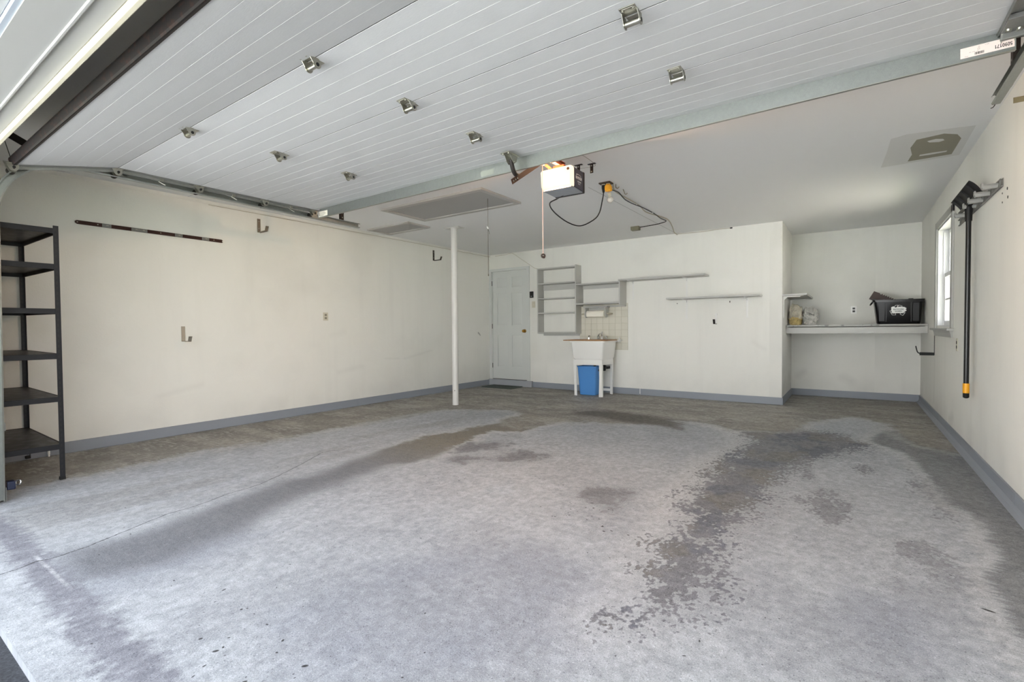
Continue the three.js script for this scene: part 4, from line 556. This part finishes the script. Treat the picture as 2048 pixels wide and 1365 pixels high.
{
  const d = thing('wall_hook', 'white-strapped hook with dark tip on back wall under the lower board shelf', 'hook', [4.11, 1.19, 0]);
  obj('back_strap', [bx(4.098, 4.126, 1.118, 1.262, 0.001, 0.005, 0.001), bx(4.095, 4.129, 1.235, 1.262, 0.001, 0.012, 0.003), bx(4.098, 4.102, 1.118, 1.26, 0.001, 0.012)], mWhite, d);
  obj('arm', [bx(4.098, 4.126, 1.108, 1.114, 0.001, 0.12)], mDarkIron, d); obj('tip', [bar([4.112, 1.11, 0.118], [4.112, 1.175, 0.145], 0.03, 0.004, [0, 0, 1])], mDarkIron, d);
}
// ------------------------------------------------------------------ sink corner
{
  const d = thing('utility_sink', 'white moulded laundry tub on four legs against the tiled back wall', 'sink', [2.35, 0, 0.35]);
  obj('basin', loft([[0.572, 2.105, 2.590, 0.13, 0.585, 0.05], [0.60, 2.088, 2.602, 0.11, 0.597, 0.045], [0.82, 2.070, 2.618, 0.08, 0.606, 0.03], [0.84, 2.068, 2.62, 0.075, 0.608, 0.03], [0.842, 2.045, 2.643, 0.02, 0.625, 0.03], [0.866, 2.045, 2.643, 0.02, 0.625, 0.03], [0.868, 2.09, 2.60, 0.15, 0.585, 0.03], [0.62, 2.115, 2.575, 0.17, 0.56, 0.05], [0.60, 2.15, 2.54, 0.2, 0.53, 0.05]], true, true, 5), mWhitePlastic, d);
  obj('apron', [prism('z', [[2.098, 0.572], [2.098, 0.485], [2.15, 0.485], [2.16, 0.492], [2.53, 0.492], [2.535, 0.485], [2.588, 0.485], [2.588, 0.572]], 0.562, 0.577), prism('x', [[0.14, 0.572], [0.14, 0.485], [0.18, 0.485], [0.53, 0.497], [0.561, 0.485], [0.561, 0.572]], 2.574, 2.588), prism('x', [[0.14, 0.572], [0.14, 0.485], [0.561, 0.485], [0.561, 0.572]], 2.098, 2.11), bx(2.1, 2.588, 0.485, 0.572, 0.14, 0.15)], mWhitePlastic, d);
  for (const [x, z, sx, sz] of [[2.098, 0.577, 1, -1], [2.59, 0.577, -1, -1], [2.098, 0.14, 1, 1], [2.59, 0.14, -1, 1]]) {
    const ix = sx * 0.052, bxw = sx * 0.038, o = sx * 0.02, zz = z, poly = [[x, 0.4845], [x + ix, 0.4845], [x + ix * 0.96, 0.30], [x + o + bxw, 0.002], [x + o * 0.9, 0.002], [x + o * 0.4, 0.3]];
    const side = [[zz + sz * 0.0145, 0.4845], [zz + sz * 0.05, 0.4845], [zz + sz * 0.05, 0.30], [zz + sz * 0.048, 0.002], [zz + sz * 0.0145, 0.002]];
    obj('leg', [prism('z', poly, Math.min(zz, zz + sz * 0.014), Math.max(zz, zz + sz * 0.014)), prism('x', side, Math.min(x + o * 0.3, x + o * 0.3 + sx * 0.014), Math.max(x + o * 0.3, x + o * 0.3 + sx * 0.014))], mWhitePlastic, d);
  }
  obj('stretcher', [bx(2.13, 2.57, 0.05, 0.09, 0.15, 0.158, 0.003)], mWhitePlastic, d);
  const tr = obj('drain_trap', [tube([[2.36, 0.6, 0.36], [2.37, 0.46, 0.36], [2.42, 0.40, 0.36], [2.47, 0.415, 0.34], [2.50, 0.44, 0.30], [2.51, 0.43, 0.2], [2.51, 0.43, 0.02]], 0.021, 50, 12), cyl([2.36, 0.5, 0.36], [2.36, 0.54, 0.36], 0.034, 0.034, 14), cyl([2.50, 0.40, 0.32], [2.50, 0.465, 0.28], 0.032, 0.032, 14)], mBlack, d);
  const f = obj('faucet', [bx(2.275, 2.455, 0.868, 0.888, 0.05, 0.10, 0.008), cyl([2.365, 0.885, 0.075], [2.365, 0.93, 0.078], 0.024, 0.015, 16), cyl([2.365, 0.93, 0.078], [2.365, 0.975, 0.085], 0.015, 0.012, 14), tube([[2.365, 0.93, 0.08], [2.365, 0.975, 0.11], [2.365, 0.97, 0.18], [2.365, 0.94, 0.22]], 0.010, 24, 10), cyl([2.365, 0.97, 0.084], [2.365, 1.0, 0.07], 0.008, 0.011, 12)], mChrome, d);
  for (const x of [2.297, 2.433]) obj('faucet_handle', [cyl([x, 0.888, 0.075], [x, 0.905, 0.075], 0.013, 0.011, 12), cyl([x, 0.905, 0.075], [x, 0.935, 0.075], 0.021, 0.018, 8)], std(0x9a9a92, 0.2, { metalness: 0.7 }), f);
  obj('rim_shelf', [bx(2.62, 2.70, 0.862, 0.872, 0.03, 0.16, 0.004), bx(2.63, 2.67, 0.84, 0.864, 0.03, 0.10, 0.004)], mWhitePlastic, d);
  obj('spray_post', [cyl([2.665, 0.872, 0.08], [2.665, 0.885, 0.08], 0.018, 0.012, 12), cyl([2.665, 0.885, 0.08], [2.665, 0.915, 0.08], 0.006, 0.008, 10)], mWhitePlastic, d);
}
single('cover_board', 'thin brown wooden board lying across the laundry tub', 'board', [bx(1.93, 2.66, 0.869, 0.882, 0.155, 0.605, 0.002)], new THREE.MeshStandardMaterial({ map: scaled(paint(256, 64, (u, v) => { const n = fbm(u * 4, v * 30, 251, 4); return [150 + 40 * n, 108 + 34 * n, 66 + 26 * n]; }), 1, 2), roughness: 0.6 }));
{
  const d = thing('soap_dispenser', 'small chrome soap dispenser standing behind the wooden board on tub', 'dispenser', [2.132, 0.866, 0.09]);
  obj('bottle', cyl([2.132, 0.866, 0.09], [2.132, 0.912, 0.09], 0.016, 0.014, 14), mChrome, d); obj('pump', [cyl([2.132, 0.91, 0.09], [2.132, 0.94, 0.09], 0.005, 0.005, 8), cyl([2.128, 0.938, 0.088], [2.16, 0.935, 0.10], 0.006, 0.005, 8)], mDarkSteel, d);
}
{
  const d = thing('waste_bin', 'blue plastic waste bin standing under the laundry tub', 'bin', [2.27, 0, 0.36]), m = new THREE.MeshStandardMaterial({ color: 0x5594d8, roughness: 0.5 });
  obj('body', loft([[0.004, 2.135, 2.405, 0.27, 0.45, 0.04], [0.02, 2.13, 2.41, 0.265, 0.455, 0.04], [0.44, 2.108, 2.435, 0.24, 0.478, 0.035], [0.445, 2.104, 2.44, 0.237, 0.482, 0.035], [0.462, 2.103, 2.441, 0.236, 0.483, 0.035], [0.462, 2.112, 2.432, 0.245, 0.474, 0.03], [0.03, 2.138, 2.402, 0.275, 0.447, 0.03]], true, true, 5), m, d);
  obj('rim', loft([[0.448, 2.100, 2.444, 0.233, 0.486, 0.036], [0.463, 2.100, 2.444, 0.233, 0.486, 0.036], [0.463, 2.112, 2.432, 0.245, 0.474, 0.03], [0.448, 2.112, 2.432, 0.245, 0.474, 0.03]], false, false, 5), m, d);
}
// ------------------------------------------------------------------ alcove
{
  const d = thing('workbench', 'grey painted wall-to-wall workbench board across the alcove', 'workbench', [5.73, 0.96, -0.85]);
  obj('bench_top', [bx(XA + 0.003, XR - 0.003, 1.058, 1.082, -DA + 0.001, -0.45, 0.003)], new THREE.MeshStandardMaterial({ color: new THREE.Color().setRGB(0.40, 0.40, 0.39), roughness: 0.5, map: scaled(paint(512, 256, (u, v) => { const n = fbm(u * 30, v * 14, 261, 4), k = 255 - 70 * sm(0.6, 0.75, n); return [k, k, k - 4]; }), 0.6, 1.6) }), d);
  obj('front_apron', bx(XA + 0.003, XR - 0.003, 0.962, 1.047, -0.49, -0.464, 0.003), mGrey, d);
  obj('wall_cleat', [bx(XA + 0.002, XA + 0.03, 0.965, 1.057, -DA + 0.03, -0.487), bx(XR - 0.03, XR - 0.002, 0.965, 1.057, -DA + 0.03, -0.487), bx(XA + 0.002, XR - 0.002, 0.965, 1.057, -DA + 0.002, -DA + 0.03)], mGrey, d);
}
{
  const d = thing('corner_shelf', 'small grey shelf on white brackets over the left end of workbench', 'shelf', [5.08, 1.5, -0.6]), y = 1.478;
  obj('board', bx(XA + 0.001, XA + 0.285, y, y + 0.022, -1.235, -0.02, 0.002), mGrey, d);
  for (const z of [-0.13, -1.08]) obj('bracket', [bx(XA + 0.001, XA + 0.004, y - 0.3, y - 0.001, z - 0.013, z + 0.013), bx(XA + 0.003, XA + 0.012, y - 0.29, y - 0.004, z - 0.004, z + 0.004), bx(XA + 0.001, XA + 0.24, y - 0.004, y - 0.0005, z - 0.013, z + 0.013), bx(XA + 0.003, XA + 0.2, y - 0.014, y - 0.003, z - 0.004, z + 0.004), prism('z', [[XA + 0.004, y - 0.06], [XA + 0.06, y - 0.004], [XA + 0.004, y - 0.004]], z - 0.002, z + 0.002)], mWhite, d);
}
function lumpy(rx, ry, rz, seed, tint, flatBottom = 0.9) { // crumpled bag: a sphere with folds, its underside flattened
  const g = new THREE.IcosahedronGeometry(1, 24), p = g.attributes.position, col = new Float32Array(p.count * 3);
  for (let i = 0; i < p.count; i++) {
    const x = p.getX(i), y = p.getY(i), z = p.getZ(i), f = 1 + 0.55 * (fbm(x * 2.1 + seed, y * 2.1 + z * 1.7, seed, 3) - 0.5) + 0.3 * Math.abs(fbm(x * 5 + z * 4, y * 5 + seed, seed + 3, 3) - 0.5) - 0.06;
    let yy = y * f * ry; if (yy < -ry * flatBottom) yy = -ry * flatBottom; const sq = (v) => Math.sign(v) * Math.pow(Math.abs(v), 0.62);
    p.setXYZ(i, sq(x) * f * rx, yy, sq(z) * f * rz); const c = tint(x, y, z, fbm(x * 6 + seed, y * 6 + z * 5, seed + 7, 3)); col.set(c, i * 3);
  }
  g.computeVertexNormals(); const r = g.index ? g.toNonIndexed() : g; r.setAttribute('color', new THREE.BufferAttribute(col, 3)); return r;
}
function bag(label, pos, r, seed, tint, extra) {
  const d = thing('plastic_bag', label, 'bag', pos), m = new THREE.MeshStandardMaterial({ vertexColors: true, roughness: 0.3 }), g = lumpy(...r, seed, tint);
  const b = new THREE.Mesh(g, m); b.name = 'body'; b.castShadow = b.receiveShadow = true; b.position.y = r[1] * 0.9; d.add(b);
  if (extra) extra(d); return d;
}
bag('clear plastic bag of yellowish stuff under the corner shelf, left of other', [5.058, 1.083, -0.72], [0.09, 0.15, 0.12], 301, (x, y, z, n) => y < -0.25 + 0.7 * (n - 0.5) ? [0.34 + 0.35 * n, 0.25 + 0.3 * n, 0.1 + 0.12 * n] : [0.42 + 0.25 * n, 0.39 + 0.24 * n, 0.31 + 0.2 * n], (d) => { const k = new THREE.Mesh(lumpy(0.05, 0.045, 0.05, 311, (x, y, z, n) => [0.5 + 0.2 * n, 0.47 + 0.2 * n, 0.4 + 0.2 * n]), new THREE.MeshStandardMaterial({ vertexColors: true, roughness: 0.3 })); k.name = 'twisted_top'; k.position.set(0.02, 0.225, 0.02); k.castShadow = k.receiveShadow = true; d.add(k); });
bag('clear grey plastic bag with dark print on workbench, right of the yellowish bag', [5.243, 1.083, -0.74], [0.09, 0.14, 0.11], 321, (x, y, z, n) => [0.22 + 0.45 * n, 0.22 + 0.44 * n, 0.2 + 0.4 * n], (d) => {
  const t = print(256, 128, (c, w, h) => { c.clearRect(0, 0, w, h); c.fillStyle = '#141414'; c.font = 'bold 92px serif'; c.fillText('Open', 12, 92); });
  const q = new THREE.Mesh(new THREE.PlaneGeometry(0.095, 0.045), new THREE.MeshStandardMaterial({ map: t, alphaMap: null, transparent: true, alphaTest: 0.4, roughness: 0.5 })); q.name = 'print'; q.position.set(0.0, 0.155, 0.118); q.rotation.set(-0.1, 0, -0.42); q.receiveShadow = true; d.add(q);
});
{
  const d = thing('recycling_bin', 'black plastic recycling tub with white arrows logo on the workbench', 'tub', [6.23, 1.082, -0.87]), Y = 1.083, T = 1.405;
  obj('body', loft([[Y, 6.015, 6.455, -1.05, -0.735, 0.05], [Y + 0.02, 6.005, 6.463, -1.06, -0.728, 0.045], [T - 0.03, 5.972, 6.482, -1.09, -0.702, 0.04], [T - 0.028, 5.960, 6.490, -1.10, -0.694, 0.04], [T, 5.958, 6.492, -1.102, -0.692, 0.04], [T, 5.975, 6.476, -1.085, -0.708, 0.035], [Y + 0.02, 6.02, 6.45, -1.04, -0.745, 0.04]], true, true, 5), mBlackGloss, d);
  obj('rim', loft([[T - 0.022, 5.952, 6.496, -1.108, -0.686, 0.042], [T + 0.002, 5.952, 6.496, -1.108, -0.686, 0.042], [T + 0.002, 5.974, 6.477, -1.086, -0.708, 0.03], [T - 0.022, 5.974, 6.477, -1.086, -0.708, 0.03]], false, false, 5), mBlackGloss, d);
  const lean = (y) => -0.728 + (y - Y) / 0.3 * 0.026;
  for (const [xa, xb] of [[6.098, 6.105], [6.358, 6.365]]) obj('rib', bar([(xa + xb) / 2, Y + 0.03, lean(Y + 0.03)], [(xa + xb) / 2, T - 0.035, lean(T - 0.035)], 0.01, 0.008, [0, 0, 1]), mBlackGloss, d);
  obj('side_panel', [bar([6.055, Y + 0.04, lean(Y + 0.04) + 0.001], [6.055, T - 0.05, lean(T - 0.05) + 0.001], 0.06, 0.004, [0, 0, 1]), bar([6.41, Y + 0.04, lean(Y + 0.04) + 0.001], [6.41, T - 0.05, lean(T - 0.05) + 0.001], 0.06, 0.004, [0, 0, 1])], mBlackGloss, d);
  obj('handle', [tube([[5.957, T - 0.02, -0.78], [5.935, T - 0.05, -0.80], [5.935, T - 0.06, -0.86], [5.957, T - 0.03, -0.9]], 0.008, 24, 8), bx(5.95, 6.0, T, T + 0.012, -0.75, -0.70, 0.004), bx(6.33, 6.38, T, T + 0.01, -0.73, -0.69, 0.004)], mBlackGloss, d);
  const t = print(512, 400, (c, w, h) => {
    c.clearRect(0, 0, w, h); c.strokeStyle = c.fillStyle = '#f1f2ef'; c.lineWidth = 10; c.lineJoin = 'round';
    const line = (p, f) => { c.beginPath(); p.forEach(([x, y], i) => (i ? c.lineTo(x, y) : c.moveTo(x, y))); c.closePath(); if (f) c.fill(); c.stroke(); };
    c.fillStyle = '#15161a'; line([[120, 90], [175, 30], [235, 30], [205, 95], [170, 118]], true); line([[215, 90], [262, 28], [320, 50], [345, 62], [345, 85]], true);
    line([[10, 210], [70, 205], [95, 240], [40, 275]], true); line([[40, 275], [80, 345], [175, 345], [172, 290], [90, 290]], true); line([[290, 315], [325, 345], [370, 365], [430, 270], [370, 285], [318, 285]], true);
    c.fillStyle = '#f1f2ef'; line([[52, 96], [110, 72], [170, 116], [215, 96], [400, 96], [460, 140], [432, 165], [462, 205], [398, 256], [360, 284], [90, 284], [70, 250], [52, 190]], true);
    c.fillStyle = '#15161a'; c.textAlign = 'center'; c.font = 'bold 62px serif'; c.save(); c.translate(248, 188); c.scale(0.78, 1); c.fillText('RECYCLING', 0, 0); c.restore(); c.font = 'bold 50px serif'; c.fillText('WORKS', 246, 246);
  });
  const q = new THREE.Mesh(new THREE.PlaneGeometry(0.195, 0.165), new THREE.MeshStandardMaterial({ map: t, transparent: true, alphaTest: 0.4, roughness: 0.5 })); q.name = 'printed_logo'; q.position.set(6.233 - 6.23, 1.262 - 1.082, lean(1.262) + 0.87 + 0.0035); q.rotation.x = Math.atan2(0.026, 0.3) * 1; q.receiveShadow = true; d.add(q);
}
{
  const d = thing('downspout_hose', 'brown corrugated plastic downspout piece sticking out of the black tub', 'downspout', [6.06, 1.4, -0.85]), m = std(0x3b251d, 0.5), a = [5.985, 1.462], e = [0.88, -0.475], n = [0.475, 0.88];
  const at = (s, t) => [a[0] + e[0] * s + n[0] * t, a[1] + e[1] * s + n[1] * t];
  obj('body', prism('z', [[-0.03, -0.05], [-0.03, 0.05], [0.25, 0.05], [0.25, -0.05]].map((q) => at(...q)).reverse(), -0.95, -0.80), m, d);
  obj('mouth', prism('z', [[-0.045, -0.056], [-0.045, 0.056], [0.03, 0.06], [0.03, -0.056]].map((q) => at(...q)).reverse(), -0.957, -0.792), m, d);
  for (let i = 0; i < 8; i++) { const s = 0.05 + i * 0.026; obj('corrugation', prism('z', [[s, -0.058], [s, 0.06], [s + 0.013, 0.06], [s + 0.013, -0.058]].map((q) => at(...q)).reverse(), -0.958, -0.791), m, d); }
}
// ------------------------------------------------------------------ right wall
{
  const d = thing('wall_hook', 'black metal hook arm low on right wall between bench end and outlet', 'hook', [XR, 0.83, 0.13]);
  obj('back_strap', bx(XR - 0.005, XR - 0.001, 0.72, 0.948, 0.118, 0.142, 0.001), mBlack, d); obj('arm', [bar([XR - 0.002, 0.733, 0.13], [6.375, 0.735, 0.13], 0.026, 0.03, [0, 1, 0]), bx(6.375, XR - 0.004, 0.715, 0.722, 0.115, 0.145)], std(0x1d211f, 0.7), d);
  obj('tip', [tube([[6.385, 0.735, 0.13], [6.365, 0.742, 0.13], [6.352, 0.765, 0.13], [6.34, 0.822, 0.13]], 0.006, 24, 8)], mBlack, d);
}
{
  const d = thing('tool_rack', 'grey plastic tool rack with six pegs high on the right wall', 'tool rack', [XR, 1.97, 2.6]), m = std(0x9a9a96, 0.5), mb = std(0x7d7c77, 0.5);
  obj('rail', [bx(XR - 0.005, XR - 0.001, 1.94, 1.992, 1.66, 3.17, 0.002), bx(XR - 0.016, XR - 0.001, 1.985, 1.993, 1.66, 3.17, 0.002), bx(XR - 0.014, XR - 0.001, 1.938, 1.946, 1.66, 3.17, 0.002)], mb, d);
  for (let i = 0; i < 9; i++) obj('rail_web', [bar([XR - 0.009, 1.945, 1.74 + i * 0.17], [XR - 0.009, 1.988, 1.78 + i * 0.17], 0.012, 0.006)], mb, d);
  for (const z of [3.05, 2.82, 2.6, 2.4, 2.03]) obj('peg', [prism('x', [[-0.017, -0.02], [0.017, -0.02], [0.02, 0.0], [0.012, 0.012], [0.009, 0.002], [-0.009, 0.002], [-0.012, 0.012], [-0.02, 0.0]], 0, 0.075).rotateZ(0.0).translate(XR - 0.082, 1.975, z), bx(XR - 0.088, XR - 0.078, 1.962, 1.998, z - 0.016, z + 0.016, 0.004)], m, d);
}
{
  const d = thing('snow_pusher', 'black snow pusher with yellow grip hanging upside down on right wall rack', 'snow shovel', [6.455, 1.2, 2.39]), zc = 2.40, mB = std(0x0b0b0e, 0.6), X = 6.456;
  const prof = []; for (let k = 0; k <= 8; k++) { const t = k / 8; prof.push([6.470 - 0.072 * t, 1.997 + 0.088 * t + 0.012 * Math.sin(t * Math.PI)]); }
  obj('blade', [prism('z', [...prof, ...prof.slice().reverse().map(([x, y]) => [x + 0.004, y + 0.005])], 2.02, 2.77)], mB, d);
  for (let i = 0; i < 4; i++) obj('blade_rib', [bar([6.462, 2.0, 2.1 + i * 0.19], [6.403, 2.078, 2.1 + i * 0.19], 0.012, 0.01)], mB, d);
  obj('wear_strip', [bx(6.446, 6.474, 1.99, 2.0, 2.01, 2.78, 0.003)], std(0x55534e, 0.6), d);
  obj('socket', [cyl([X, 1.86, zc], [X, 1.985, zc], 0.021, 0.025, 16), bx(X - 0.016, X + 0.016, 1.97, 2.0, zc - 0.06, zc + 0.06, 0.006)], mB, d);
  obj('shaft', cyl([X, 0.52, zc - 0.012], [X, 1.87, zc], 0.0165, 0.0165, 18), mBlackGloss, d);
  obj('grip_band', cyl([X, 0.535, zc - 0.012], [X, 0.61, zc - 0.012], 0.0205, 0.0205, 18), mYellow, d);
  obj('end_cap', [cyl([X, 0.505, zc - 0.012], [X, 0.536, zc - 0.012], 0.019, 0.019, 18), new THREE.SphereGeometry(0.019, 16, 8).scale(1, 0.6, 1).translate(X, 0.505, zc - 0.012)], mRubber, d);
}
renderer.render(scene, camera);
